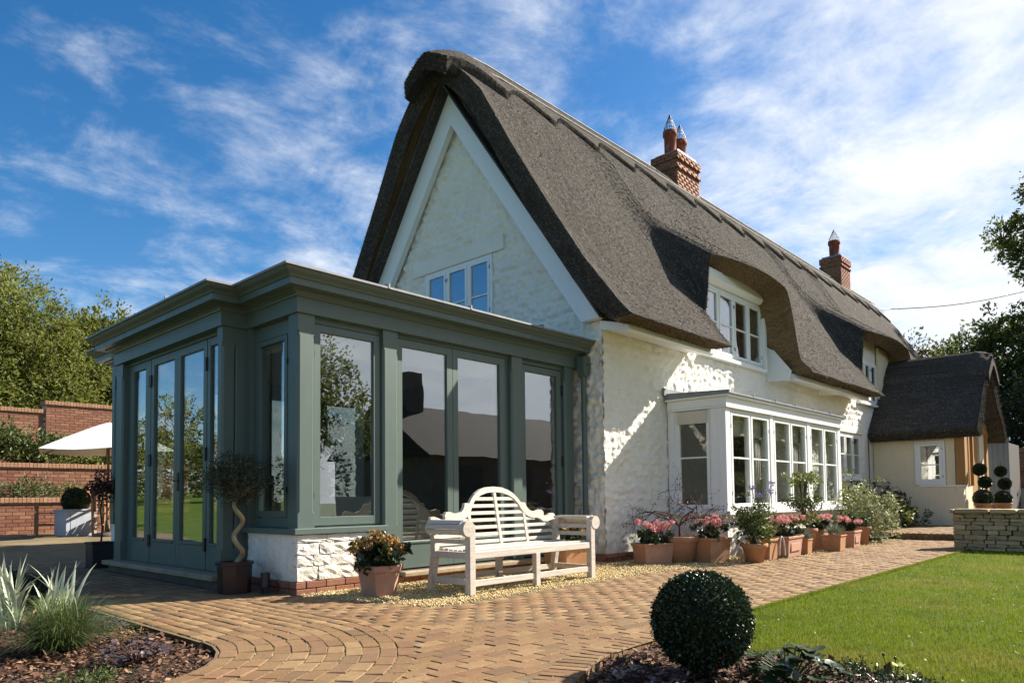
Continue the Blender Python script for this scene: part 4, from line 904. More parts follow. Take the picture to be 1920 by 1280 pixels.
def door(face, plane, u0, u1, v0, v1, stile, bottom, top=0.09, hinge_at=None, handle_at=None, name='door'):
    mb = MB(); d0, d1 = 0.0, 0.055
    bxp(mb, face, plane, u0, u0+stile, d0, d1, v0, v1); bxp(mb, face, plane, u1-stile, u1, d0, d1, v0, v1)
    bxp(mb, face, plane, u0+stile, u1-stile, d0+0.001, d1, v1-top, v1); bxp(mb, face, plane, u0+stile, u1-stile, d0+0.001, d1, v0, bottom)
    bxp(mb, face, plane, u0+stile-0.001, u1-stile+0.001, d0-0.012, d0+0.02, bottom-0.012, bottom+0.022, 0.008)
    do = cp(mb.build(name, 'green_paint'))
    bxp(MB(), face, plane, u0+stile-0.005, u1-stile+0.005, 0.024, 0.032, bottom-0.005, v1-top+0.005, 0).build('pane', 'glass', do)
    if hinge_at is not None:
        for z in (v0+0.28, (v0+v1)/2, v1-0.28): bxp(MB(), face, plane, hinge_at-0.018, hinge_at+0.018, -0.02, 0.01, z-0.075, z+0.075, 0.004).build('hinge', 'black_metal', do)
    if handle_at is not None:
        z = 1.16; h_ = MB(); bxp(h_, face, plane, handle_at-0.02, handle_at+0.02, -0.012, 0.004, z-0.12, z+0.10, 0.004); s_ = 1 if handle_at < (u0+u1)/2 else -1
        bxp(h_, face, plane, min(handle_at, handle_at+s_*0.13), max(handle_at, handle_at+s_*0.13), -0.06, -0.042, z-0.01, z+0.012, 0.006); bxp(h_, face, plane, handle_at-0.01, handle_at+0.01, -0.05, -0.01, z-0.01, z+0.012, 0.002)
        h_.build('handle', 'black_metal', do)
    return do
door('Y', 0.085, 1.285, 2.135, 0.135, 2.73, 0.085, 0.42); door('Y', 0.085, 2.141, 3.045, 0.135, 2.73, 0.085, 0.42)
cp(MB().box(1.264, 1.284, 0.06, 0.16, 0.12, 2.735).build('door_jamb', 'green_paint')); cp(MB().box(3.047, 3.131, 0.10, 0.17, 0.12, 2.735).build('door_jamb', 'green_paint'))
door('Y', 0.085, 3.352, 4.22, 0.135, 2.71, 0.10, 0.66, hinge_at=4.225)
cp(MB().box(1.265, 4.44, -0.095, 0.15, 0.062, 0.115, 0.01).build('threshold', 'sill_timber'))
# garden doors on the left face
def xpost(y0, y1, z0=0.135): return post('post', A_+0.028, A_+0.18, y0, y1, z0, 2.775, stop=0.25)
xpost(1.078, 1.20); xpost(4.02, 4.262)
post('post', A_+0.18, 0.08, 1.078, 1.15, 0.115, 2.775, ch=0.01); post('post', A_+0.18, 0.08, 4.19, 4.262, 0.115, 2.775, ch=0.01)
cp(MB().box(0.02, 0.085, 0.985, 1.077, 0.0, 2.775).build('corner_board', 'green_paint'))
cp(MB().box(A_+0.10, A_+0.18, 1.2, 4.02, 2.735, 2.776).build('head_rail', 'green_paint'))
pl = A_+0.11
door('X', pl, 1.205, 1.610, 0.150, 2.73, 0.07, 0.43); door('X', pl, 1.630, 2.428, 0.150, 2.73, 0.085, 0.43, hinge_at=1.632, handle_at=2.385)
door('X', pl, 2.434, 3.235, 0.150, 2.73, 0.085, 0.43, hinge_at=3.233); door('X', pl, 3.255, 4.015, 0.150, 2.73, 0.17, 0.43, hinge_at=3.262)
cp(MB().box(A_-0.10, A_+0.16, 1.0, 4.33, 0.085, 0.145, 0.01).build('threshold', 'sill_timber'))
cp(MB().box(A_-0.02, A_+0.2, 1.04, 4.30, -0.02, 0.085).build('threshold_base', 'dark_stone'))
# window strip and plinth beyond the doors, rear glazing
window(cp, 'X', 0.05, Y2, Y3-0.14, 0.64, 2.775, 1, fr=0.06, sash=0.05, **wg)
post('post', 0.0, 0.16, Y3-0.14, Y3, 0.60, 2.775)
cp(MB().box(0.02, 0.2, Y2, Y3, 0.0, 0.635).build('plinth_core', 'plain_white'))
for k in range(4):
    a_ = 0.16+k*1.1; window(cp, 'Y', Y3-0.12, a_, a_+1.08, 0.62, 2.775, 1, fr=0.07, sash=0.05, **wg)
cp(MB().box(0.16, CE, Y3-0.2, Y3, 0.0, 0.62).build('plinth_core', 'plain_white'))
U_, Z_ = np.meshgrid(np.linspace(0.04, 1.0, 44), np.linspace(0.112, 0.574, 22), indexing='ij'); cp(np_mesh('plinth_render', np.stack([0.012-0.5*rubble_relief(U_, Z_, 71), U_, Z_], -1).reshape(-1, 3), gridfaces(44, 22)[:, ::-1], 'white_stone', smooth=True))
# white rubble plinth at the corner: stones laid one by one, brick course below
cp(MB().box(0.045, 1.064, 0.045, 0.20, 0.0, 0.572).box(0.045, 0.20, 0.20, 1.05, 0.0, 0.5721).build('plinth_core', 'white_stone'))
def stone(name, mat, parent, x0, x1, y0, y1, z0, z1, rough=0.012, sub=3, seed=None):
    """a rough block: a box grid pushed in at the edges and roughened"""
    bm = bmesh.new(); bmesh.ops.create_cube(bm, size=1.0); bmesh.ops.subdivide_edges(bm, edges=bm.edges, cuts=sub-1, use_grid_fill=True)
    sx, sy, sz = x1-x0, y1-y0, z1-z0
    for v in bm.verts:
        c_ = v.co.copy(); k = sum(1 for q in c_ if abs(abs(q)-0.5) < 1e-3); sh = {1: 1.0, 2: 0.955, 3: 0.90}.get(k, 1)
        p = Vector((c_.x*sx*(1-(1-sh)*0.06/max(sx, .06)*1.0), c_.y*sy*sh, c_.z*sz*(1-(1-sh)*0.8)))
        p += Vector((random.uniform(-1, 1), random.uniform(-1, 1), random.uniform(-1, 1)))*rough*(1.0 if k == 1 else 0.55); v.co = p+Vector(((x0+x1)/2, (y0+y1)/2, (z0+z1)/2))
    bmesh.ops.recalc_face_normals(bm, faces=bm.faces); me_ = bpy.data.meshes.new(name); bm.to_mesh(me_); bm.free(); me_.materials.append(M[mat])
    return link(bpy.data.objects.new(name, me_), parent)
rows = [(0.118, 0.262, [0.0, 0.235, 0.50, 0.74, 1.06]), (0.262, 0.372, [0.0, 0.19, 0.38, 0.66, 0.88, 1.06]), (0.372, 0.492, [0.0, 0.25, 0.41, 0.63, 0.86, 1.06]), (0.492, 0.572, [0.0, 0.33, 0.60, 0.82, 1.06])]
for z0, z1, xs_ in rows:
    for a_, b_ in zip(xs_[:-1], xs_[1:]):
        stone('stone', 'white_stone', con, a_+0.001, b_-0.001, -0.012-random.uniform(0, .014), 0.10, z0+0.001, z1-0.001, 0.009, 4)
for z0, z1, off in ((-0.03, 0.045, 0.0), (0.052, 0.115, 0.11)):
    x = -0.02-off
    while x < 1.05: box('brick', 'red_brick', con, max(x, -0.02)+0.004, min(x+0.215, 1.06), -0.03-random.uniform(0, .008), 0.1, z0, z1, 0.005); x += 0.222
    y = 0.105
    while y < 0.95: box('brick', 'red_brick', con, -0.022-random.uniform(0, .006), 0.1, y+0.004, min(y+0.215, 1.0), z0, z1, 0.005); y += 0.222
x = 1.07
while x < 4.45: box('brick', 'red_brick', con, x+0.004, min(x+0.215, 4.5), -0.04-random.uniform(0, .008), 0.12, -0.03, 0.06, 0.005); x += 0.222
# rainwater hopper and pipe in the corner
hop = cp(MB().prism([(4.44, 2.93), (4.60, 2.93), (4.60, 2.72), (4.565, 2.64), (4.475, 2.64), (4.44, 2.72)], 'y', -0.16, -0.02).build('rain_hopper', 'green_paint', bevel=0.006))
MB().box(4.49, 4.55, -0.163, -0.158, 2.80, 2.815).build('overflow_slot', 'black_metal', hop)
cp(MB().tube([(4.52, -0.09, 2.66), (4.52, -0.09, 0.12), (4.52, -0.14, 0.04)], 0.038, 12).build('downpipe', 'green_paint'))
cp(MB().box(4.50, 4.56, 0.18, 5.0, 0.12, 2.93).build('inner_wall', 'dark_inside'))  # added dark lining; its colour stands in for shade inside the room
# things inside the room
def blind(x0, x1, y0, y1, z0): return cp(MB().box(x0, x1, y0, y1, z0, 2.74, 0.01).build('roman_blind', 'inner_cream'))
blind(0.25, 1.0, 0.17, 0.21, 2.42); blind(0.17, 0.21, 0.3, 1.0, 2.5); blind(1.3, 3.1, 0.17, 0.21, 2.45)
sofa = thing('sofa', 'pale fabric sofa with rounded cushions behind the garden room window', 'sofa', (0.75, 0.75, 0.12))
def cushion(w_, d_, h_, name, loc, rx=0, rz=0):
    bm = bmesh.new(); bmesh.ops.create_cube(bm, size=1.0); bmesh.ops.subdivide_edges(bm, edges=bm.edges, cuts=5, use_grid_fill=True)
    for v in bm.verts:
        c_ = v.co*2; f_ = (1-abs(c_.x)**4)*(1-abs(c_.y)**4); p = Vector((c_.x*w_/2*(1-0.05*abs(c_.y)**3), c_.y*d_/2*(1-0.05*abs(c_.x)**3), c_.z*h_/2*(0.45+0.55*max(f_, 0)**0.4))); v.co = p
    me_ = bpy.data.meshes.new(name); bm.to_mesh(me_); bm.free(); me_.materials.append(M['sofa_fabric']); me_.polygons.foreach_set('use_smooth', np.ones(len(me_.polygons), bool))
    o = link(bpy.data.objects.new(name, me_), sofa); o.location = loc; o.rotation_euler = (rx, 0, rz); return o
cushion(1.9, 0.85, 0.34, 'seat', (0.65, 0.42, 0.24)); cushion(1.9, 0.28, 0.62, 'backrest', (0.65, 0.12, 0.52)); cushion(0.26, 0.85, 0.52, 'armrest', (-0.30, 0.42, 0.38)); cushion(0.26, 0.85, 0.52, 'armrest', (1.6, 0.42, 0.38))
cushion(0.5, 0.5, 0.2, 'cushion', (0.1, 0.38, 0.60), R(70), 0.2); cushion(0.5, 0.5, 0.2, 'cushion', (1.15, 0.38, 0.60), R(70), -0.2)
for sx in (-0.25, 1.5):
    for sy in (0.08, 0.76): MB().box(sx, sx+0.05, sy, sy+0.05, 0.0, 0.1).build('leg', 'teak_brown', sofa)

# ================================================================== the porch
PX = 16.80; PY = -2.48; PR = 18.25; PX1 = 19.7; PZ = 0.13
porch = thing('thatched_porch', 'cream rendered porch with an oak frame and a dark hooded thatched roof', 'porch', (PX, PY, PZ))
def pp(o): o.parent = porch; o.location = Vector(o.location)-Vector((PX, PY, PZ)); return o
pp(MB().box(PX, PX+0.25, PY+0.06, FY-0.02, PZ, 1.13).box(PX+0.002, PX+0.25, -1.36, FY-0.02, 1.13, 2.36).box(PX+0.001, PX+0.25, PY+0.22, -2.06, 1.13, 2.36).box(PX+0.003, PX+0.25, -2.06, -1.36, 2.26, 2.36).build('wall', 'cream_render'))
pp(MB().box(PX-0.03, PX+0.3, PY+0.02, -1.56+0.1, 1.09, 1.135, 0.006).build('sill', 'white_paint'))
window(pp, 'X', PX-0.01, -2.05, -1.37, 1.14, 2.26, 1, (0.45,), fr=0.06, sash=0.07, sill=0, gl='glass')
pp(MB().box(PX-0.02, PX+0.25, PY+0.24, FY-0.02, 2.36, 2.60, 0.01).build('oak_beam', 'oak'))
pp(MB().box(PX-0.03, PX+0.22, PY, PY+0.20, 1.14, 2.62, 0.012).build('oak_post', 'oak'))
pp(MB().box(PX1-0.22, PX1+0.03, PY, PY+0.2, PZ, 2.62, 0.012).build('oak_post', 'oak'))
pp(MB().prism([(PX-0.05, 2.45), (PX-0.05, 2.72), (PR, 2.98), (PX1+0.05, 2.72), (PX1+0.05, 2.45), (PR, 2.70)], 'y', PY-0.02, PY+0.14).build('oak_tie_beam', 'oak'))
pp(MB().prism([(PX+0.15, 2.75), (PR, 4.2), (PX1-0.15, 2.75)], 'y', PY+0.05, PY+0.12).build('gable_infill', 'plain_white'))
pp(MB().box(PX+0.22, PR-0.45, PY+0.05, PY+0.15, PZ, 1.1).build('front_wall', 'cream_render'))
for xa in (PX+0.24, PX+0.55, PR-0.40): pp(MB().box(xa, xa+0.10, PY+0.02, PY+0.14, 1.12, 2.60, 0.008).build('oak_stud', 'white_paint' if xa < PX+.5 else 'oak'))
pp(MB().box(PR-0.30, PR+0.55, PY+0.10, PY+0.15, PZ, 2.5, 0.01).build('door', 'oak'))
pp(MB().box(PR+0.6, PX1-0.2, PY+0.05, PY+0.15, PZ, 2.6).build('front_wall', 'cream_render'))
pp(MB().box(PX1-0.2, PX1, PY+0.2, FY, PZ, 2.6).build('wall', 'cream_render'))
# porch thatch: ridge runs out from the house
wt = np.array([0, .10, .30, .9, 1.5, 1.95]); zt = np.array([4.52, 4.48, 4.30, 3.62, 2.92, 2.40])
ys_ = np.linspace(0.9, PY-0.36, 44); tv2 = np.linspace(-1, 1, 57); YP, TP = np.meshgrid(ys_, tv2, indexing='ij'); WP = np.abs(TP)*1.88; XP = PR+np.sign(TP)*WP
ZP = np.interp(WP, wt, zt)+0.02*vnoise(YP*2, WP*2, 9)
fr_ = np.clip((PY-0.05-YP)/0.5, 0, 1); ZP -= fr_**2*0.22*np.exp(-(WP/0.5)**2); XP = PR+(XP-PR)*(1+0.04*fr_)
Q0 = np.stack([XP, YP, ZP], -1); du = np.gradient(Q0, axis=0); dv = np.gradient(Q0, axis=1); nn_ = unit(np.cross(du, dv)); nn_ *= np.sign(nn_[..., 2:3]+1e-6); Q1 = Q0-nn_*0.30; Q1[..., 2] = np.minimum(Q1[..., 2], Q0[..., 2]-0.15)
a_, b_ = XP.shape; bs = a_*b_; gg = np.arange(bs).reshape(a_, b_)
proof = pp(np_mesh('roof', np.concatenate([Q0.reshape(-1, 3), Q1.reshape(-1, 3)]), np.concatenate([gridfaces(a_, b_), gridfaces(a_, b_)[:, ::-1]+bs, rim2(gg[:, -1]), rim2(gg[::-1, 0]), rim2(gg[0, ::-1]), rim2(gg[-1, :])]), 'thatch', smooth=True))
me = proof.data; sm = np.ones(len(me.polygons), bool); sm[2*(a_-1)*(b_-1):] = False; me.polygons.foreach_set('use_smooth', sm)
V1, F1 = edge_straw(Q0[-1], Q1[-1], np.tile([0, -1., 0], (b_, 1)), 8000); V2, F2 = edge_straw(Q0[:, 0], Q1[:, 0], np.tile([-.6, 0, -.8], (a_, 1)), 7000)
iu = rng.integers(0, a_-1, 9000); iv = rng.integers(0, b_//2, 9000); V3, F3 = strawset(Q0[iu, iv]+rdir(9000, rng)*0.03, unit(np.tile([-.6, 0, -.6], (9000, 1))+rdir(9000, rng)*.5), rdir(9000, rng), rng.uniform(.03, .07, 9000), rng.uniform(.005, .009, 9000))
s_ = np_mesh('straw_ends', np.concatenate([V1, V2, V3]), np.concatenate([F1, F2+len(V1), F3+len(V1)+len(V2)]), 'straw'); s_.parent = proof; s_.matrix_parent_inverse = Matrix.Identity(4); tag(s_, kind='stuff')
yr = np.linspace(0.6, PY-0.45, 40); tr_ = np.linspace(-1, 1, 31); YC, TC = np.meshgrid(yr, tr_, indexing='ij'); WC = np.abs(TC)*0.62
XC = PR+np.sign(TC)*WC; ZC = np.interp(WC, wt, zt)+0.11; fr_ = np.clip((PY-0.05-YC)/0.5, 0, 1.3); ZC -= fr_**2*0.24*np.exp(-(WC/0.6)**2); XC = PR+(XC-PR)*(1+0.12*np.clip(fr_, 0, 1))
K0 = np.stack([XC, YC, ZC], -1); K1 = K0-np.array([0, 0, 0.26]); a_, b_ = XC.shape; bs = a_*b_; gg = np.arange(bs).reshape(a_, b_)
kc = np_mesh('ridge_cap', np.concatenate([K0.reshape(-1, 3), K1.reshape(-1, 3)]), np.concatenate([gridfaces(a_, b_), gridfaces(a_, b_)[:, ::-1]+bs, rim2(gg[:, -1]), rim2(gg[::-1, 0]), rim2(gg[0, ::-1]), rim2(gg[-1, :])]), 'thatch_ridge'); kc.parent = proof
for wv, zg in ((-0.10, .13), (-0.32, .13), (-0.55, .13)):
    MB().tube([(PR+wv, y, float(np.interp(abs(wv), wt, zt))+zg-max(0, min(1.2, (PY-.05-y)/.5))**2*.22) for y in np.linspace(0.3, PY-0.40, 9)], 0.011, 5).build('hazel_rod', 'bark', proof)
for k in range(12):
    y = 0.0-k*0.25; MB().tube([(PR-0.34, y, float(np.interp(.34, wt, zt))+.14), (PR-0.53, y-0.12, float(np.interp(.53, wt, zt))+.14), (PR-0.34, y-0.24, float(np.interp(.34, wt, zt))+.14)], 0.007, 4).build('hazel_rod', 'bark', proof)

# ================================================================== garden walls and things on the left
def brick_wall(label, x0, x1, yf, z0, z1, th, cope=True, limit=300, name='brick_wall', step=None):
    """wall facing -Y, every brick laid; the bricks nearest the camera are parts, the rest one mesh"""
    t = thing(name, label, 'wall', (x0, yf, z0))
    o = MB().box(x0, x1, yf+0.012, yf+th, z0-0.3, z1).build('core', 'mortar'); o.parent = t; o.location = (-x0, -yf, -z0)
    L_ = []; z = z0; c = 0
    while z < z1-0.03:
        x = x0-(0.112 if c % 2 else 0)
        while x < x1-0.03:
            a_, b_ = max(x, x0), min(x+0.215, x1)
            if b_-a_ > 0.04: L_.append((a_, b_, z, min(z+0.065, z1)))
            x += 0.225
        z += 0.075; c += 1
    full = MB().box(-0.1075, 0.1075, 0, 0.06, 0, 0.065, 0.003).mesh('brick', 'red_brick')
    L_.sort(key=lambda q: abs((q[0]+q[1])/2-(CAMXY[0]+0.22*(yf-CAMXY[1])))); V_ = []; F_ = []
    for i_, (a_, b_, za, zb) in enumerate(L_):
        dy = yf-random.uniform(0, 0.006)
        if i_ < limit:
            o = bpy.data.objects.new('brick', full); link(o, t); o.location = ((a_+b_)/2-x0, dy-yf, za-z0); o.scale = ((b_-a_-0.004)/0.215, 1, (zb-za)/0.065)
        else:
            q = MB().box(a_+0.002, b_-0.002, dy, dy+0.06, za, zb); F_.append(np.array(q.f)+8*len(V_)); V_.append(np.array(q.v))
    if V_: o = np_mesh('brickwork', np.concatenate(V_), np.concatenate(F_), 'red_brick', t); o.location = (-x0, -yf, -z0); tag(o, kind='stuff')
    if cope:
        x = x0-0.03
        cm = MB().box(-0.033, 0.033, -0.045, th+0.045, 0, 0.105, 0.006).mesh('coping_brick', 'coping')
        n_ = int((x1-x0)/0.075)
        for k in range(n_+1):
            o = bpy.data.objects.new('coping_brick', cm); link(o, t); o.location = (k*0.075, 0, z1-z0+random.uniform(0, .004))
        o = MB().box(-0.01, x1-x0+0.01, -0.02, th+0.02, z1-z0-0.03, z1-z0).build('tile_creasing', 'coping', t)
    return t
brick_wall('low red brick wall at the back of the left patio', -1.2, 1.75, 11.0, 0.30, 0.93, 0.25, cope=True, limit=200)
brick_wall('middle red brick terrace wall behind the lavender bed', -1.0, 4.6, 13.0, 0.85, 1.74, 0.3, limit=290)
wl = brick_wall('tall red brick garden wall, its lower length at the left edge', -1.5, 1.80, 16.0, 1.6, 3.34, 0.35, limit=290)
brick_wall('tall red brick garden wall, its higher length behind the parasol', 1.80, 7.5, 15.93, 1.6, 3.58, 0.40, limit=290)
tag(box('planting_bed', 'soil', None, -1.2, 1.75, 11.24, 13.0, 0.2, 0.90, 0), kind='structure'); tag(box('planting_bed', 'soil', None, -1.5, 7, 13.29, 16.0, 0.5, 1.66, 0), kind='structure')
tag(box('planting_bed', 'soil', None, 1.76, 7, 11.6, 13.0, 0.2, 0.86, 0), kind='structure')
brick_wall('low red brick wall returning behind the patio chairs', 1.76, 4.4, 11.4, 0.32, 0.86, 0.2, limit=150)

# ---- foliage builders
def clump_leaves(centers, rad, nper, ln, wd, up_bias=0.3, seed=0, outc=None):
    r_ = np.random.default_rng(seed); n = len(centers)*nper; c_ = np.repeat(np.asarray(centers, float), nper, 0)
    rad = np.repeat(np.broadcast_to(np.asarray(rad, float), (len(centers),)), nper)[:, None]
    d = rdir(n, r_); P_ = c_+d*rad*r_.uniform(0, 1, (n, 1))**0.6; o_ = d if outc is None else unit(P_-np.asarray(outc))
    D_ = unit(o_*0.7+rdir(n, r_)*0.8+np.array([0, 0, up_bias*0.4])); U_ = unit(rdir(n, r_)*0.6+o_*0.6+np.array([0, 0, up_bias]))
    s_ = r_.uniform(0.6, 1.3, n); return leaves(P_, D_, U_, ln*s_, wd*s_)
def merge(parts):
    V_ = []; F_ = []; b = 0
    for v, f in parts: V_.append(v); F_.append(f+b); b += len(v)
    return np.concatenate(V_), np.concatenate(F_)
def tree(name, label, base, trunk_h, blobs, leafm, ln, wd, nclump, nper, clr, seed, group=None, trunk_r=0.3, barkm='bark', sub=True):
    r_ = np.random.default_rng(seed); t = thing(name, label, 'tree', base, group=group); B_ = Vector(base); mb = MB()
    top = Vector((0, 0, trunk_h)); mb.tube([(0, 0, -0.1), (0.05*trunk_h*r_.normal()*.3, 0.02*trunk_h*r_.normal(), trunk_h*0.5), tuple(top)], [trunk_r, trunk_r*0.8, trunk_r*0.62], 9)
    parts = []; tw = MB()
    for (c_, rad) in blobs:
        c_ = Vector(c_)-B_; mid = (top+c_)/2+Vector((r_.normal()*.3, r_.normal()*.3, r_.normal()*.2)); mb.tube([tuple(top*0.85), tuple(mid), tuple(c_)], [trunk_r*0.45, trunk_r*0.28, trunk_r*0.10], 7)
        rad = np.asarray(rad, float); k = max(3, int(nclump*(rad.prod()**(1/3))**2)); p_, d_ = blob_points(k, r_, rad, 0.35); cc = p_+np.array(c_)
        cc += r_.normal(size=cc.shape)*rad*0.06
        parts.append(clump_leaves(cc, clr*r_.uniform(0.55, 1.35, k), nper, ln, wd, 0.3, seed+3, outc=np.array(c_)))
        for q in cc[:min(k, 26)]: tw.tube([tuple(c_*0.9+Vector(tuple(q))*0.1), tuple(c_*0.4+Vector(tuple(q))*0.6), tuple(q)], [trunk_r*0.07, trunk_r*0.045, trunk_r*0.02], 5, False)
    mb.build('trunk', barkm, t); tw.build('branches', barkm, t); V_, F_ = merge(parts); np_mesh('crown', V_, F_, leafm, t); return t
def shrub(name, label, base, rad, leafm, n, ln, wd, seed, group=None, parent=None, stems=True, cat='shrub', lift=1.0, surf=0.4, clump=14):
    r_ = np.random.default_rng(seed); t = parent or thing(name, label, cat, base, group=group); rad = np.asarray(rad, float)
    off = np.array([0, 0, rad[2]*lift]) if parent is None else np.array(base); k = max(4, n//clump); p_, d_ = blob_points(k, r_, rad, surf); p_ *= (1+0.18*r_.normal(size=(k, 1))); p_ += off; 
    p_[:, 2] = np.maximum(p_[:, 2], (0.02 if parent is None else base[2]-rad[2]*lift+0.01))
    V_, F_ = clump_leaves(p_, rad.mean()*0.22, clump, ln, wd, 0.35, seed+1, outc=off); np_mesh('foliage', V_, F_, leafm, t)
    if stems:
        mb = MB()
        for q in p_[:9]: mb.tube([(off[0]+r_.normal()*.02, off[1]+r_.normal()*.02, off[2]-rad[2]*lift), tuple((off*0.5+q*0.5)+r_.normal(size=3)*.02), tuple(q)], [0.010, 0.007, 0.003], 5, False)
        mb.build('stems', 'bark', t)
    return t
def box_ball(parent, c_, r0, seed, n=9000, ln=0.018, wd=0.011, leafm='leaf_box'):
    r_ = np.random.default_rng(seed); d = rdir(n, r_); wob = 1+0.025*vnoise(d[:, 0]*5+9, d[:, 1]*5+d[:, 2]*5, seed); t_ = 1-np.abs(r_.normal(0, 0.05, n)); t_ = np.where(r_.uniform(size=n) < 0.035, 1+r_.uniform(0.01, 0.07, n), t_); P_ = d*(r0*wob*t_)[:, None]+np.asarray(c_)
    D_ = unit(d*0.8+rdir(n, r_)*0.8+np.array([0, 0, .25])); V_, F_ = leaves(P_, D_, unit(d+rdir(n, r_)*0.5), ln*r_.uniform(.7, 1.4, n), wd*r_.uniform(.7, 1.3, n), 0.2)
    np_mesh('foliage', V_, F_, leafm, parent)
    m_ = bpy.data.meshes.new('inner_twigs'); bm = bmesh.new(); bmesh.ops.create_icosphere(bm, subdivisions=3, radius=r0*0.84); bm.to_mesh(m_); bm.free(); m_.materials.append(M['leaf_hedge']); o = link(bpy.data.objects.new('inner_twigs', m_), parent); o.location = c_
def flowerheads(parent, centers, r0, leafm, n=38, size=0.022, seed=1, squash=0.75, name='flower_head'):
    r_ = np.random.default_rng(seed)
    for c_ in centers:
        d = rdir(n, r_); d[:, 2] = d[:, 2]*squash+0.15; rr = r0*r_.uniform(.8, 1.15); P_ = d*rr+np.asarray(c_); V_, F_ = leaves(P_-d*0.01, unit(rdir(n, r_)+d*0.3), d, size*r_.uniform(.7, 1.3, n), size*r_.uniform(.7, 1.2, n), 0.15); np_mesh(name, V_, F_, leafm, parent)
def round_pot(parent, r_top, r_bot, h_, mat, seg=28, rim=0.03):
    p = [(r_bot*0.6, 0), (r_bot, 0.0), (r_bot+(r_top-r_bot)*0.75, h_-rim*2.2), (r_top*0.97, h_-rim*2.0), (r_top*1.06, h_-rim*1.8), (r_top*1.07, h_-0.006), (r_top*1.03, h_), (r_top*0.93, h_), (r_top*0.90, h_-0.035)]
    o = MB().lathe(p, seg, close=False, smooth=seg > 10).build('pot', mat, parent); MB().lathe([(0.001, h_-0.036), (r_top*0.905, h_-0.035)], seg, close=False).build('soil', 'soil', parent); return o
def square_pot(parent, wx, wy, h_, mat, rim=0.035, taper=0.86, panel=False):
    V = []; F = []
    for s_, z in ((taper*0.98, 0), (taper, 0.01), (0.98, h_-rim*1.2), (1.06, h_-rim), (1.07, h_-0.008), (1.05, h_), (0.90, h_), (0.88, h_-0.04)):
        V += [(-wx/2*s_, -wy/2*s_, z), (wx/2*s_, -wy/2*s_, z), (wx/2*s_, wy/2*s_, z), (-wx/2*s_, wy/2*s_, z)]
    for l in range(7):
        for i_ in range(4): j = (i_+1) % 4; F.append((l*4+i_, l*4+j, l*4+4+j, l*4+4+i_))
    F += [(3, 2, 1, 0)]; MB().add(V, F).build('pot', mat, parent, 0.004)
    w_ = 0.88; MB().add([(-wx/2*w_, -wy/2*w_, h_-0.038), (wx/2*w_, -wy/2*w_, h_-0.038), (wx/2*w_, wy/2*w_, h_-0.038), (-wx/2*w_, wy/2*w_, h_-0.038)], [(0, 1, 2, 3)]).build('soil', 'soil', parent)
    if panel: MB().box(-wx*0.32, wx*0.32, -wy/2*0.99, -wy/2*0.93, h_*0.28, h_*0.68, 0.008).build('raised_panel', mat, parent)
def heads_on(n, wx, wy, z0, dz, r_): return [(r_.uniform(-wx, wx), r_.uniform(-wy, wy), z0+r_.uniform(0, dz)) for _ in range(n)]

# ---- potted plants
rp = np.random.default_rng(99)
def hydrangea(label, loc, rz, kind, s=1.0, seed=5):
    t = thing('potted_hydrangea', label, 'potted plant', loc, rz)
    if kind == 'hex': round_pot(t, 0.225, 0.165, 0.29, 'terracotta_pale', 6, 0.032)
    else: square_pot(t, 0.44, 0.44, 0.32, 'terracotta_orange')
    r_ = np.random.default_rng(seed); shrub('', '', (0, 0, 0.40), (0.23*s, 0.23*s, 0.13), 'leaf_dark', 620, 0.085, 0.055, seed, parent=t, lift=0.9)
    hc = []
    for k in range(26): a_ = r_.uniform(0, 6.28); q = r_.uniform(0, 1)**.6*0.25*s; hc.append((q*math.cos(a_), q*math.sin(a_), 0.56-q*q*2.2+r_.normal()*.02))
    flowerheads(t, hc, 0.052, 'petal_hydrangea', 60, 0.026, seed); return t
hydrangea('browning hydrangea in a pale terracotta pot left of the white bench', (0.50, -0.66, 0.0), R(12), 'hex')
hydrangea('hydrangea in an orange terracotta pot behind the right end of the bench', (3.42, -0.62, 0.0), R(-8), 'sq', 0.95, 8)
def geranium(label, loc, rz, wx, wy, h_, mat, n, seed, panel=False, hh=0.22):
    t = thing('potted_geranium', label, 'potted plant', loc, rz); square_pot(t, wx, wy, h_, mat, panel=panel); r_ = np.random.default_rng(seed)
    shrub('', '', (0, 0, h_+0.07), (wx*0.55, wy*0.6, 0.11), 'leaf_dark', int(260+900*wx*wy), 0.06, 0.055, seed, parent=t, lift=0.8)
    hc = heads_on(n, wx*0.52, wy*0.55, h_+hh*0.75, hh*0.55, r_); flowerheads(t, hc, 0.042, 'petal_pink', 44, 0.026, seed)
    mb = MB()
    for q in hc: mb.tube([(q[0]*.5, q[1]*.5, h_), (q[0]*.8, q[1]*.8, q[2]-.08), q], [0.004, 0.003, 0.003], 4, False)
    mb.build('stems', 'leaf_shrub', t); return t
geranium('pink geraniums in a pale terracotta trough nearest the house corner', (4.86, -0.98, 0), R(-20), 0.50, 0.30, 0.28, 'terracotta_pale', 15, 21)
geranium('pink geraniums in a square orange pot right of the bare maple', (5.52, -1.50, 0), R(-14), 0.42, 0.36, 0.34, 'terracotta_orange', 16, 22)
geranium('pink geraniums in a long terracotta trough below the bay window', (6.98, -1.92, 0), R(4), 0.66, 0.38, 0.31, 'terracotta_pale', 20, 23, True, 0.22)
geranium('pink geraniums in a tapered pot behind the small lavender cube', (8.72, -1.78, 0), R(5), 0.34, 0.32, 0.34, 'terracotta', 12, 24, False, 0.18)
geranium('pink geraniums in the far terracotta trough of the row', (9.55, -2.02, 0), R(3), 0.44, 0.32, 0.29, 'terracotta_pale', 12, 25, True, 0.18)
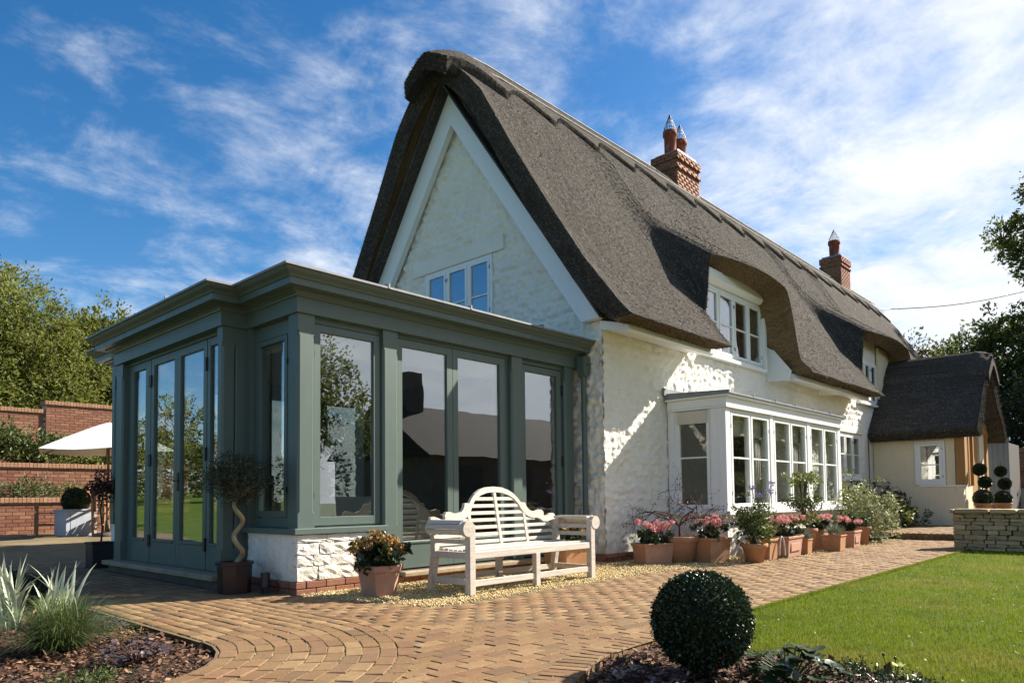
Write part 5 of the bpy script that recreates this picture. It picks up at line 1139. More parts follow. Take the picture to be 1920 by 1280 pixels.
# bare maple in the big round pot
t = thing('potted_maple', 'sparse dark twiggy maple in a large round terracotta pot', 'potted plant', (5.26, -1.16, 0)); round_pot(t, 0.255, 0.195, 0.36, 'terracotta', 32, 0.04)
mb = MB(); tips = []
def grow(p, d, l, r0, dep, r_):
    pts = [p]; q = p.copy(); dd = d.copy()
    for k in range(4): dd = unit(dd+r_.normal(size=3)*0.22+np.array([0, 0, -0.03*dep])); q = q+dd*l/4; pts.append(q.copy())
    mb.tube([tuple(x) for x in pts], [r0, r0*.9, r0*.75, r0*.62, r0*.5], 5, False)
    if dep >= 4: tips.append(q); return
    for k in range(3 if dep < 3 else 2):
        nd = unit(dd*0.6+rdir(1, r_)[0]*0.75+np.array([0, 0, 0.06])*(dep < 2)); grow(pts[-1] if k < 2 else pts[2], nd, l*r_.uniform(0.62, 0.85), r0*0.58, dep+1, r_); tips.append(pts[3])
rr_ = np.random.default_rng(4)
for k in range(6): a_ = k*1.05; grow(np.array([0, 0, 0.50]), unit(np.array([math.cos(a_)*.85, math.sin(a_)*.85, 0.62])), 0.42, 0.012, 1, rr_)
mb.tube([(0, 0, 0.3), (0.01, 0, 0.42), (0, 0, 0.52)], [0.02, 0.017, 0.014], 7); mb.build('branches', 'twig_red', t)
tips = np.array(tips); k = len(tips); V, F = leaves(np.repeat(tips, 2, 0)+rr_.normal(size=(2*k, 3))*.03, rdir(2*k, rr_)-np.array([0, 0, .4]), rdir(2*k, rr_), rr_.uniform(.02, .045, 2*k), rr_.uniform(.01, .022, 2*k)); np_mesh('leaves', V, F, 'leaf_purple', t)
def potshrub(label, loc, rt_, rb_, h_, mat, rad, leafm, n, ln, wd, seed, z=None, name='potted_shrub', seg=28):
    t = thing(name, label, 'potted plant', loc); round_pot(t, rt_, rb_, h_, mat, seg); shrub('', '', (0, 0, h_+(z or rad[2]*0.9)), rad, leafm, n, ln, wd, seed, parent=t, lift=0.95); return t
potshrub('glossy leafed shrub in a round terracotta pot, foremost of the row', (5.80, -2.00, 0), 0.17, 0.115, 0.26, 'terracotta_orange', (0.25, 0.25, 0.31), 'leaf_shrub', 1500, 0.055, 0.028, 31)
t = thing('potted_agapanthus', 'strappy agapanthus with tall lilac heads in a basket-rimmed pot', 'potted plant', (6.33, -1.90, 0)); square_pot(t, 0.34, 0.34, 0.30, 'terracotta_orange')
r_ = np.random.default_rng(6); P_ = []; n = 90; a_ = r_.uniform(0, 6.28, n); D_ = np.stack([np.cos(a_), np.sin(a_), r_.uniform(.6, 2, n)], 1); V, F = leaves(np.tile([0, 0, .27], (n, 1))+r_.normal(size=(n, 3))*.04, D_, np.tile([0, 0, 1.], (n, 1)), r_.uniform(.25, .42, n), r_.uniform(.02, .03, n), .3); np_mesh('leaves', V, F, 'leaf_bright', t)
mb = MB(); hc = []
for q in ((-0.1, 0.1, 1.02), (0.15, 0.12, 0.92), (0.32, 0.0, 1.08), (-0.28, 0.05, 0.72), (0.52, 0.1, 0.98)): mb.tube([(q[0]*.2, q[1]*.2, .28), (q[0]*.6, q[1]*.6, q[2]*.6), q], [.006, .005, .004], 5, False); hc.append(q)
mb.build('flower_stems', 'leaf_shrub', t); flowerheads(t, hc, 0.05, 'petal_lilac', 34, .03, 9)
MB().tube([(0.2*math.cos(x), -0.19-0.0*x, 0.30-0.02+0.30*math.sin(x)-0.27) if False else (0.16+0.10*math.cos(x), -0.20, 0.02+0.30*math.sin(x)) for x in np.linspace(0.1, 3.0, 14)], 0.012, 6).build('cane_hoop', 'hazel_rod', t)
def lavender(label, loc, w_, h_, seed, r0=0.12):
    t = thing('potted_lavender', label, 'potted plant', loc, R(rp.uniform(-15, 15))); square_pot(t, w_, w_, h_, 'terracotta_orange', 0.02); r_ = np.random.default_rng(seed); n = 420; d = rdir(n, r_); d[:, 2] = np.abs(d[:, 2])+.25; d = unit(d)
    V_, F_ = leaves(np.tile([0, 0, h_], (n, 1))+d*r0*r_.uniform(.1, .8, (n, 1)), d+rdir(n, r_)*.25, rdir(n, r_), r_.uniform(.05, .11, n), .008); np_mesh('foliage', V_, F_, 'leaf_lavender', t); return t
lavender('grey lavender in a small pot squeezed beside the long trough', (7.52, -2.02, 0), 0.20, 0.24, 41, 0.12)
lavender('round grey lavender in a small square terracotta pot on the path edge', (8.52, -2.13, 0), 0.30, 0.26, 42, 0.18)
t = potshrub('two tiered standard shrub in a tall flared terracotta pot', (7.98, -1.86, 0), 0.19, 0.12, 0.38, 'terracotta', (0.26, 0.26, 0.20), 'leaf_shrub', 1200, 0.045, 0.025, 51, 0.40)
shrub('', '', (0.0, 0.0, 1.16), (0.32, 0.3, 0.12), 'leaf_bright', 420, 0.06, 0.034, 52, parent=t, lift=3.5, stems=True)
V, F = clump_leaves(rp.normal(size=(20, 3))*np.array([.12, .12, .03])+np.array([0, 0, .5]), .06, 12, .06, .04, .3, 53); np_mesh('underplanting', V, F, 'leaf_bright', t)
potshrub('trailing green plant in the last terracotta urn of the row', (10.35, -1.98, 0), 0.18, 0.11, 0.33, 'terracotta', (0.20, 0.20, 0.14), 'leaf_shrub', 600, 0.05, 0.03, 61)
# border planting in front of the porch
shrub('variegated_shrub', 'cream variegated shrub at the far end of the pot row', (11.2, -1.85, 0.0), (0.62, 0.55, 0.52), 'leaf_varieg', 2600, 0.07, 0.04, 71, lift=0.95)
shrub('variegated_shrub', 'yellow green shrub against the right end of the bay window', (11.85, -1.15, 0.06), (0.55, 0.5, 0.62), 'leaf_bright', 2200, 0.08, 0.04, 72)
shrub('leafy_shrub', 'upright dark green shrub beside the bay corner', (11.75, -0.85, 0.06), (0.34, 0.34, 0.62), 'leaf_shrub', 1400, 0.11, 0.04, 73)
for i_, (x, y, rx, ry, rz_, mt, lb) in enumerate([(13.4, -1.25, .62, .5, .34, 'leaf_shrub', 'low green border plant just past the step'), (14.7, -1.3, .7, .5, .36, 'leaf_bright', 'sunlit low plant in the middle of the porch border'), (15.8, -1.35, .6, .45, .32, 'leaf_shrub', 'small green plant at the foot of the porch wall'), (13.6, -0.75, .5, .3, .55, 'leaf_dark', 'dark foliage plant under the far ground floor window'), (15.0, -0.75, .6, .3, .6, 'leaf_dark', 'tall dark plant against the wall below the thin cable'), (16.2, -1.0, .4, .3, .5, 'leaf_purple', 'purple tinged plant against the porch wall')]):
    shrub('border_plant', lb, (x, y, 0.06), (rx, ry, rz_), mt, 1100, 0.09, 0.04, 80+i_, group='plants in the porch border')
t = thing('cotinus_stems', 'airy purple leaved stems rising in the porch border', 'plant', (15.5, -0.85, 0.06)); mb = MB(); P_ = []
for k in range(26):
    x, y = rp.normal()*.9, rp.normal()*.12; q = np.array([x, y, rp.uniform(.7, 1.25)]); mb.tube([(x*.6, y*.5, 0), tuple(q*[.85, .8, .6]), tuple(q)], [.008, .006, .003], 4, False); P_ += [q+rp.normal(size=3)*.06 for _ in range(7)]
mb.build('stems', 'twig_red', t); P_ = np.array(P_); V, F = leaves(P_, rdir(len(P_), rp), rdir(len(P_), rp), rp.uniform(.03, .07, len(P_)), rp.uniform(.02, .04, len(P_))); np_mesh('leaves', V, F, 'leaf_purple', t)

# ---- the bench
bench = thing('garden_bench', 'silvery teak bench with an arched scrolled back and slatted arms', 'bench', (1.965, -1.125, 0))
TS = 'teak_silver'; LEAN = 0.19
def bk(mb, name):
    mb.v = [(x, y+max(0, z-0.40)*LEAN, z) for (x, y, z) in mb.v]; return mb.build(name, TS, bench, 0.003)
for sx in (-1, 1):
    MB().box(sx*0.945-0.034, sx*0.945+0.034, -0.285, -0.215, 0, 0.66, 0.005).build('leg', TS, bench)
    o = MB().add([(sx*0.945+a_*0.032, y_, z_) for (y_, z_) in ((0.29, 0), (0.22, 0.38), (0.25, 0.66), (0.31, 0.66), (0.285, 0.38), (0.355, 0)) for a_ in (-1, 1)],
                 [(0, 2, 4, 6, 8, 10), (1, 11, 9, 7, 5, 3), (0, 1, 3, 2), (2, 3, 5, 4), (4, 5, 7, 6), (6, 7, 9, 8), (8, 9, 11, 10), (10, 11, 1, 0)]).build('leg', TS, bench, 0.003)
    # rolled arm: round ends, slats wrapped over
    cxx = sx*1.0
    for ya, yb in ((-0.29, -0.235), (0.215, 0.26)):
        an = np.linspace(0, 2*math.pi, 25)[:-1]; MB().prism([(cxx-sx*0.005+0.075*math.cos(q), 0.625+0.075*math.sin(q)) for q in an], 'y', ya, yb).build('arm_scroll', TS, bench)
    for q in (R(90), R(52), R(14), R(-24)):
        q2 = q if sx > 0 else math.pi-q; px_, pz_ = cxx+0.072*math.cos(q2), 0.625+0.072*math.sin(q2)
        MB().bar((px_, -0.235, pz_), (px_, 0.24, pz_), 0.042, 0.018, (math.cos(q2), 0, math.sin(q2))).build('arm_slat', TS, bench)
    MB().box(sx*0.945-0.05, sx*0.945+0.03, -0.235, 0.25, 0.672, 0.698, 0.005).build('arm_top', TS, bench)
    for z in (0.585, 0.50): MB().bar((sx*0.965, -0.22, z), (sx*0.965, 0.245, z), 0.03, 0.045).build('arm_slat', TS, bench)
    MB().box(sx*0.945-0.02, sx*0.945+0.02, -0.22, 0.26, 0.335, 0.40, 0.004).build('side_rail', TS, bench)
    MB().box(sx*0.945-0.018, sx*0.945+0.018, -0.22, 0.30, 0.09, 0.145, 0.004).build('stretcher', TS, bench)
for yy in (-0.25,): MB().box(-0.03, 0.03, yy-0.03, yy+0.03, 0.0, 0.345, 0.004).build('leg', TS, bench)
MB().box(-0.03, 0.03, 0.26, 0.32, 0.0, 0.345, 0.004).build('leg', TS, bench)
MB().box(-0.91, 0.91, -0.275, -0.235, 0.335, 0.405, 0.006).build('front_rail', TS, bench); MB().box(-0.91, 0.91, 0.235, 0.27, 0.33, 0.40, 0.004).build('rear_rail', TS, bench)
MB().box(-0.91, 0.91, -0.265, -0.235, 0.075, 0.135, 0.004).build('stretcher', TS, bench); MB().box(-0.91, 0.91, 0.295, 0.325, 0.075, 0.135, 0.004).build('stretcher', TS, bench)
for k in range(7):
    y = -0.228+k*0.066; MB().box(-0.91, 0.91, y, y+0.054, 0.405-0.012*abs(k-3)**0+(-0.010 if 1 < k < 5 else 0), 0.425+(-0.010 if 1 < k < 5 else 0), 0.004).build('seat_slat', TS, bench)
up_ = [(0, 1.04), (.12, 1.032), (.22, 1.005), (.30, .965), (.365, .91), (.41, .855), (.425, .865), (.475, .86), (.49, .815), (.53, .775), (.59, .757), (.65, .762), (.70, .777), (.745, .775), (.775, .745), (.765, .715), (.78, .70), (.83, .702), (.88, .722), (.925, .735), (.965, .72), (.975, .69)]
lo_ = [(.975, .665), (.90, .655), (.82, .635), (.74, .64), (.70, .67), (.64, .685), (.58, .683), (.52, .695), (.46, .72), (.40, .78), (.355, .85), (.30, .905), (.22, .945), (.12, .972), (0, .98)]
half = up_+lo_[1:-1] if False else None
# built as strips so the concave outline stays clean
def strip(upper, lower, name):
    n_ = 70; L1 = np.array(upper); L2 = np.array(lower)[::-1]
    def rs(Lq): s_ = np.r_[0, np.cumsum(np.linalg.norm(np.diff(Lq, axis=0), axis=1))]; q = np.linspace(0, s_[-1], n_); return np.stack([np.interp(q, s_, Lq[:, 0]), np.interp(q, s_, Lq[:, 1])], 1)
    a_, b_ = rs(L1), rs(L2); mb = MB(); V = []
    for sg in (-1, 1):
        V = []; F = []
        for i_ in range(n_): V += [(sg*a_[i_, 0], 0.235, a_[i_, 1]), (sg*a_[i_, 0], 0.275, a_[i_, 1]), (sg*b_[i_, 0], 0.275, b_[i_, 1]), (sg*b_[i_, 0], 0.235, b_[i_, 1])]
        for i_ in range(n_-1):
            for j in range(4): F.append((i_*4+j, i_*4+(j+1) % 4, i_*4+4+(j+1) % 4, i_*4+4+j))
        F += [(0, 1, 2, 3), tuple(n_*4-4+j for j in range(4))]; mb.add(V, F)
    mb.v = [(x, y+max(0, z-0.40)*LEAN, z) for (x, y, z) in mb.v]; return mb.build(name, TS, bench)
strip(up_, lo_, 'scrolled_top_rail')
for x in (-0.43, 0.0, 0.43): bk(MB().box(x-0.022, x+0.022, 0.238, 0.268, 0.40, 0.985 if x == 0 else 0.80, 0.004), 'back_upright')
for k in range(7):
    z = 0.455+k*0.075
    if z < 0.66: L0 = 0.925
    else: L0 = float(np.interp(z, [.66, .75, .83, .90, .95], [.66, .44, .38, .31, .20]))
    bk(MB().box(-L0, L0, 0.243, 0.262, z-0.019, z+0.019, 0.004), 'back_slat')

# ---- by the garden doors
t = thing('potted_olive', 'clipped olive tree with a twisted trunk in a dark red glazed pot', 'potted tree', (-0.30, 0.66, 0)); round_pot(t, 0.17, 0.155, 0.31, 'dark_glaze', 8, 0.02)
pts = [(0.02+0.042*math.sin(q*13), 0.042*math.cos(q*13)-0.03, 0.29+q*0.66) for q in np.linspace(0, 1, 40)]; MB().tube(pts, [0.027-0.007*q for q in np.linspace(0, 1, 40)], 9).build('trunk', 'olive_bark', t)
r_ = np.random.default_rng(17); k = 240; p_, d_ = blob_points(k, r_, (0.30, 0.30, 0.25), .45); p_ += np.array([0.0, 0, 1.14]); V, F = clump_leaves(p_, .06, 24, .042, .010, .2, 18, outc=(0, 0, 1.1)); np_mesh('crown', V, F, 'leaf_olive', t)
mb = MB()
for q in p_[:40]: mb.tube([pts[-1], tuple((np.array(pts[-1])*.4+q*.6)), tuple(q)], [.010, .006, .003], 5, False)
mb.build('branches', 'olive_bark', t)
t = thing('garden_spotlight', 'small black garden spotlight with a trailing cable by the plinth', 'light fitting', (-0.13, 0.36, 0))
mb = MB(); mb.tube([(0, 0, 0.06), (0.0, 0, 0.20)], 0.045, 14); mb.build('lamp_body', 'black_metal', t); MB().box(-0.03, 0.03, -0.03, 0.03, 0, 0.065, 0.005).build('base', 'black_metal', t); MB().tube([(0.03, -0.02, 0.12), (0.09, -0.07, 0.10), (0.08, -0.12, 0.03), (0.0, -0.2, 0.012), (-0.1, -0.1, 0.01)], 0.007, 6).build('cable', 'black_metal', t)
t = thing('potted_standard', 'small purple leaved standard tree in a black square planter', 'potted tree', (-0.20, 4.95, 0)); square_pot(t, 0.31, 0.31, 0.36, 'black_metal', 0.02, 0.95)
MB().tube([(0, 0, .3), (.02, .01, .55), (-.01, 0, .8), (0.01, 0, 1.0)], [.014, .012, .011, .009], 7).build('trunk', 'twig_red', t); r_ = np.random.default_rng(27); p_, d_ = blob_points(80, r_, (.20, .20, .26), .45); p_ += np.array([.02, 0, 1.14]); V, F = clump_leaves(p_, .05, 14, .04, .022, .2, 28); np_mesh('crown', V, F, 'leaf_purple', t)
t = thing('zinc_planter', 'square zinc planter holding a round clipped box ball on the patio', 'planter', (0.83, 9.78, 0.26), R(6)); mb = MB()
mb.box(-0.28, 0.28, -0.28, 0.28, 0.0, 0.51, 0.006); mb.build('planter_box', 'zinc', t); MB().box(-0.30, 0.30, -0.30, 0.30, 0.505, 0.535, 0.006).build('rim', 'zinc', t); MB().box(-0.20, 0.20, -0.286, -0.279, 0.08, 0.42, 0.003).build('pressed_panel', 'zinc', t)
box_ball(t, (0, 0, 0.70), 0.245, 3, 4200, 0.03, 0.018)
def chair(label, loc, rz):
    t = thing('patio_chair', label, 'chair', loc, rz, 'teak chairs on the patio')
    for sx in (-.22, .22):
        MB().bar((sx, -.22, 0), (sx, -.22, .62), .045, .045).build('leg', 'teak_brown', t); MB().bar((sx, .22, 0), (sx, .30, .95), .045, .045).build('leg', 'teak_brown', t); MB().bar((sx, -.24, .63), (sx, .26, .63), .055, .025).build('armrest', 'teak_brown', t); MB().bar((sx, -.22, .2), (sx, .23, .2), .03, .03).build('stretcher', 'teak_brown', t)
    for k in range(6): MB().box(-.22, .22, -.22+k*.075, -.16+k*.075, .42, .44).build('seat_slat', 'teak_brown', t)
    for k in range(6): x = -.18+k*.072; MB().bar((x, .245, .46), (x, .295, .9), .04, .015, (0, 1, 0)).build('back_slat', 'teak_brown', t)
    MB().bar((-.22, .30, .92), (.22, .30, .92), .03, .06).build('top_rail', 'teak_brown', t); return t
chair('teak patio chair left of the zinc planter', (0.52, 10.35, 0.29), R(-100)); chair('teak patio chair right of the zinc planter', (1.42, 10.1, 0.29), R(60)); chair('teak patio chair partly hidden behind the black planter', (1.28, 9.2, 0.28), R(140))
# parasol
t = thing('parasol', 'large off-white canvas parasol with wooden ribs over the patio', 'parasol', (1.16, 9.0, 0.27)); n_ = 6; Rr = 1.30; V = [(0, 0, 2.22)]; F = []; rings = 6
for k in range(1, rings+1):
    q = k/rings
    for j in range(n_*4): an = 2*math.pi*j/(n_*4)+0.25; f_ = (j % 4)/4; sag = math.sin(math.pi*f_)*0.055*q; flat = math.cos(math.pi/n_)/math.cos(((j % 4)/4-0.5)*2*math.pi/n_); V.append((Rr*q*flat*math.cos(an), Rr*q*flat*math.sin(an), 2.22-0.58*q**1.1-sag*0.6))
m_ = n_*4
for j in range(m_): F.append((0, 1+j, 1+(j+1) % m_))
for k in range(rings-1):
    for j in range(m_): F.append((1+k*m_+j, 1+(k+1)*m_+j, 1+(k+1)*m_+(j+1) % m_, 1+k*m_+(j+1) % m_))
can = MB().add(V, F, False).build('canopy', 'parasol_cloth', t); sol = can.modifiers.new('thick', 'SOLIDIFY'); sol.thickness = 0.006
MB().tube([(0, 0, 0), (0, 0, 2.24)], 0.024, 10).build('pole', 'teak_brown', t)
for j in range(n_): an = 2*math.pi*j/n_+0.25; MB().tube([(0, 0, 2.16), (Rr*.93*math.cos(an), Rr*.93*math.sin(an), 1.62)], 0.011, 6).build('rib', 'teak_brown', t)
MB().lathe([(0.26, 0), (0.26, .05), (.05, .08), (.04, .3)], 20).build('base', 'dark_stone', t)
# planting on the terraces at the left
for i_, (x, y, z, rx, ry, rz_, mt, n, l_, w_, lb) in enumerate([
    (-0.9, 11.7, .9, .9, .5, .34, 'leaf_lavender', 2600, .11, .018, 'grey lavender clump on the low brick wall at the left edge'), (0.45, 11.6, .9, .7, .4, .26, 'leaf_shrub', 2200, .09, .02, 'low green clump on the low brick wall left of the box ball'), (1.35, 11.8, .9, .45, .4, .24, 'leaf_bright', 700, .07, .02, 'bright green clump on the low wall behind the box ball'),
    (-0.1, 13.7, 1.66, 1.0, .6, .66, 'leaf_shrub', 3400, .12, .05, 'big green shrub at the left end of the upper terrace'), (0.85, 13.7, 1.66, .7, .5, .50, 'leaf_shrub', 2400, .12, .04, 'green shrub under the left tip of the parasol'), (1.7, 13.7, 1.66, .8, .5, .42, 'leaf_bright', 2400, .10, .05, 'bright shrub on the terrace left under the parasol'), (2.5, 14.0, 1.66, .7, .5, .42, 'leaf_shrub', 1400, .10, .05, 'green shrub on the terrace below the parasol middle'), (3.4, 14.0, 1.66, .7, .5, .4, 'leaf_bright', 1200, .10, .05, 'sunny shrub on the terrace at the parasol right'), (4.6, 14.2, 1.66, .9, .6, .7, 'leaf_shrub', 1600, .12, .05, 'tall shrub on the terrace seen through the garden doors'),
    (4.1, 6.5, 0.0, .7, .6, 1.35, 'leaf_shrub', 2600, .10, .05, 'tall shrub outside the back of the garden room'), (2.6, 12.3, .86, .7, .4, .3, 'leaf_shrub', 900, .09, .03, 'low plant behind the patio chairs'), (-0.6, 15.3, 1.66, .5, .35, .95, 'leaf_shrub', 1300, .12, .05, 'climbing shrub against the tall brick wall at the left edge')]):
    shrub('terrace_shrub', lb, (x, y, z), (rx, ry, rz_), mt, n, l_, w_, 120+i_, group='shrubs on the brick terraces')

# ---- foreground beds
bb = thing('box_ball', 'dark clipped box ball at the edge of the lawn', 'shrub', (-0.20, -4.42, -0.04)); box_ball(bb, (0, 0, 0.29), 0.250, 5, 17000, 0.019, 0.012); MB().tube([(0, 0, 0), (0, 0, .3)], .025, 7).build('trunk', 'bark', bb)
lb_ = thing('box_mound', 'low clipped evergreen mound at the left edge of the photo', 'shrub', (-2.05, 1.95, -0.05)); r_ = np.random.default_rng(77); n = 11000; d = rdir(n, r_); d[:, 2] = np.abs(d[:, 2]); P_ = d*np.array([.52, .62, .32])*(1-np.abs(r_.normal(0, .06, n)))[:, None]; V, F = leaves(P_, unit(d+rdir(n, r_)*.8), unit(d+rdir(n, r_)*.4), r_.uniform(.018, .034, n), r_.uniform(.011, .018, n), .2); np_mesh('foliage', V, F, 'leaf_box', lb_)
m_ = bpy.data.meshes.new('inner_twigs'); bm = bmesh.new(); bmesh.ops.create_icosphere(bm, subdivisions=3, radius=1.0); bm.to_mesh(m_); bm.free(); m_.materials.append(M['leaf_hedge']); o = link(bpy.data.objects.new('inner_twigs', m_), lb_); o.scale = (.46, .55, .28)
def sword(label, loc, n, ln, wd, mat, seed, spread=0.35, cat='plant', name='sword_leaf_plant'):
    t = thing(name, label, cat, loc); r_ = np.random.default_rng(seed)
    for k in range(n):
        a_ = r_.uniform(0, 6.28); l = ln*r_.uniform(.6, 1.1); sp = spread*r_.uniform(.1, 1); w_ = wd*r_.uniform(.7, 1.2); V = []; F = []; sd = np.array([-math.sin(a_), math.cos(a_), 0]); b0 = r_.normal(size=3)*[.05, .05, 0]
        for i_ in range(7):
            q = i_/6; c_ = b0+np.array([math.cos(a_)*sp*l*q**1.7*1.6, math.sin(a_)*sp*l*q**1.7*1.6, l*(q-sp*0.5*q**3)]); ww = w_*(0.75+0.5*q if q < .4 else 0.95*(1-((q-.4)/.6)**1.6)+.02); nn = np.array([math.cos(a_), math.sin(a_), 0])*ww*.18; V += [c_-sd*ww/2, c_+nn*-1, c_+sd*ww/2]
        for i_ in range(6):
            for j in (0, 1): F.append((i_*3+j, i_*3+j+1, i_*3+4+j, i_*3+3+j))
        MB().add(V, F, True).build('leaf', mat, t)
    return t
sword('pale silvery sword leaved plant at the left edge', (-2.28, 0.25, -0.04), 34, 0.56, 0.036, 'leaf_silver', 3, 0.5); sword('pale silvery sword leaved plant behind the grass tuft', (-1.98, 0.10, -0.04), 24, 0.52, 0.030, 'leaf_silver', 4, 0.36)
sword('silvery sword leaved plant cut by the photo edge', (-2.62, -0.45, -0.04), 22, 0.50, 0.036, 'leaf_silver', 8, 0.5)
t = thing('grass_tuft', 'arching tuft of fine green ornamental grass in the left bed', 'grass plant', (-2.26, -1.02, -0.04)); r_ = np.random.default_rng(12); V = []; F = []; nb = 1900
for k in range(nb):
    a_ = r_.uniform(0, 6.28); l = r_.uniform(.30, .62); el = r_.uniform(.55, 1.5); w_ = r_.uniform(.0022, .0040); sd = np.array([-math.sin(a_), math.cos(a_), 0]); b0 = np.array([r_.normal()*.05, r_.normal()*.05, 0]); b = len(V)
    for i_ in range(6):
        q = i_/5; hx = math.cos(el)*l*(q+.35*q*q); hz = max(0.03, math.sin(el)*l*q*1.0-(.36*l*q**2.6)); c_ = b0+np.array([math.cos(a_)*hx, math.sin(a_)*hx, hz]); ww = w_*(1-q*.85); V += [c_-sd*ww, c_+sd*ww]
    F += [(b+2*i_, b+2*i_+1, b+2*i_+3, b+2*i_+2) for i_ in range(5)]
np_mesh('blades', np.array(V), np.array(F), 'leaf_grass', t)
def rosette(label, loc, n, rad, h_, mat, ln, wd, seed, name='heuchera', cat='plant'):
    t = thing(name, label, cat, loc); r_ = np.random.default_rng(seed); st = MB()
    for k in range(n):
        a_ = r_.uniform(0, 6.28); q = r_.uniform(0.1, 1)**.6; c_ = np.array([math.cos(a_)*rad*q, math.sin(a_)*rad*q, h_*(1.05-.6*q)+r_.normal()*.012]); l = ln*r_.uniform(.6, 1.15); w_ = wd*r_.uniform(.6, 1.15); dr = np.array([math.cos(a_+r_.normal()*.5), math.sin(a_+r_.normal()*.5), r_.uniform(-.55, .25)]); dr /= np.linalg.norm(dr); sd = np.cross(dr, [0, 0, 1.]); sd /= np.linalg.norm(sd); up3 = np.cross(sd, dr); V = []; F = []
        m_ = 14; V.append(c_+dr*l*.42+up3*(-.10*l))
        for i_ in range(m_): th = 2*math.pi*i_/m_; rr2 = 1+.10*math.cos(th*7)+r_.normal()*.04; V.append(c_+dr*l*(.5-.5*math.cos(th)*rr2)+sd*w_*.5*math.sin(th)*rr2+up3*(.06*l*math.cos(2*th)+r_.normal()*.003))
        for i_ in range(m_): F.append((0, 1+i_, 1+(i_+1) % m_))
        MB().add(V, F, True).build('leaf', mat, t); st.tube([(0, 0, 0), tuple(c_*[.6, .6, .7]), tuple(c_)], .0025, 4, False)
    st.build('stalks', 'twig_red' if 'heu' in mat else 'leaf_shrub', t); return t
rosette('small dark silvery heuchera behind the grass tuft', (-1.86, -0.52, -0.04), 46, .14, .12, 'leaf_heuchera', .05, .05, 1)
rosette('dark purple silver heuchera near the corner of the left bed', (-2.08, -1.78, -0.04), 60, .17, .15, 'leaf_heuchera', .055, .055, 2)
rosette('purple heuchera in the shade of the box ball', (-0.62, -4.36, -0.04), 60, .17, .12, 'leaf_heuchera', .055, .05, 3)
rosette('small reddish heuchera beside the soldier bricks', (-0.36, -4.02, -0.04), 18, .10, .09, 'leaf_purple', .06, .05, 4)
rosette('round leaved dark green plant on the lawn edge', (-0.08, -4.84, -0.04), 60, .21, .20, 'leaf_dark', .095, .08, 5, 'broad_leaf_plant')
for i_, (x, y, lb) in enumerate([(0.17, -5.06, 'fine leaved ground cover right of the broad leaved plant'), (-2.45, -2.2, 'low mossy ground cover in the left corner of the bed'), (0.05, -5.35, 'fine ground cover at the bottom edge near the lime flower')]):
    shrub('ground_cover', lb, (x, y, -0.04), (.20, .16, .05), 'leaf_dark' if i_ != 1 else 'leaf_shrub', 900, .022, .008, 300+i_, cat='plant', stems=False, group='ground cover plants')
t = thing('lime_flower', 'single lime yellow hellebore flower at the lawn edge', 'flower', (0.30, -5.22, -0.04)); MB().tube([(0, 0, 0), (.01, 0, .05), (0, -.01, .085)], .003, 5).build('stem', 'leaf_shrub', t)
for k in range(5):
    a_ = k*1.256; d_ = np.array([[math.cos(a_), math.sin(a_), .45]]); V, F = leaves(np.array([[0, -.01, .085]]), d_, np.array([[0, 0, 1.]]), .038, .036, -.2); np_mesh('petal', V, F, 'petal_lime', t)
for k, (x, y, h_) in enumerate(((-.03, .05, .13), (.06, .02, .10))): MB().tube([(x*.4, y*.4, 0), (x, y, h_)], .002, 4).lathe([(.001, 0), (.008, .006), (.007, .014), (.001, .018)], 8, x, y, h_).build('seed_head', 'leaf_dark', t)

# ---- right hand side: dry stone wall, topiary, shed, dark background
sw_ = thing('dry_stone_wall', 'low dry stone wall of rough tan stones at the lawn end', 'wall', (10.15, -3.5, 0)); z = -0.04; random.seed(5)
o = MB().box(0.10, 0.45, -3.2, -0.06, -0.05, 0.58).build('core', 'soil', sw_)
while z < 0.57:
    h_ = random.uniform(0.045, 0.085); y = -3.0-random.uniform(0, .2)
    while y < -0.02:
        l = random.uniform(.12, .34); y1 = min(y+l, 0.0); bulge = random.uniform(-.02, .02)
        if y1-y > .05: stone('stone', 'rubble', sw_, bulge+0.008*(0.5-z)*-4, 0.2, y+.003, y1-.003, z+.002, min(z+h_, .59)-.002, .010, 3)
        y += l
    for xx in np.arange(0.2, 0.45, 0.16): stone('stone', 'rubble', sw_, xx, xx+.155, -0.14, 0.0+random.uniform(-.01, .015), z+.002, min(z+h_, .59)-.002, .009, 3)
    z += h_
y = -3.2
while y < 0.0: l = random.uniform(.3, .55); stone('coping_stone', 'rubble', sw_, -.05, .48, y+.003, min(y+l, .03)-.003, .59, .645+random.uniform(0, .012), .007, 4); y += l
tag(box('planting_bed', 'soil', None, 10.55, 12.4, -9, -3.76, -0.1, 0.52, 0), kind='structure')
def cloud(label, loc, seed, balls):
    t = thing('cloud_topiary', label, 'topiary', loc, group='cloud pruned topiaries by the porch'); round_pot(t, .19, .14, .24, 'terracotta_orange'); MB().tube([(0, 0, .2), (.02, 0, .6), (-.01, 0, 1.3)], [.018, .014, .01], 6).build('trunk', 'bark', t)
    for k, (x, y, z, r0) in enumerate(balls): box_ball(t, (x, y, z), r0*.95, seed+k, 4200, .026, .016); MB().tube([(0, 0, z-.1), (x, y, z)], .008, 5).build('branch', 'bark', t)
cloud('cloud pruned topiary in a pot nearer the porch door', (17.35, -2.72, 0.43), 400, [(0, 0, .36, .22), (0.05, -.05, .76, .145), (-.04, .04, 1.08, .15)])
cloud('cloud pruned topiary in a pot in front of the blue shed', (18.1, -3.02, 0.43), 410, [(0, 0, .34, .20), (-.03, -.06, .72, .145), (.04, .03, 1.04, .13)])
sh = thing('boarded_shed', 'blue grey shed of upright boards beyond the porch', 'shed', (21.0, -2.75, 0.42)); 
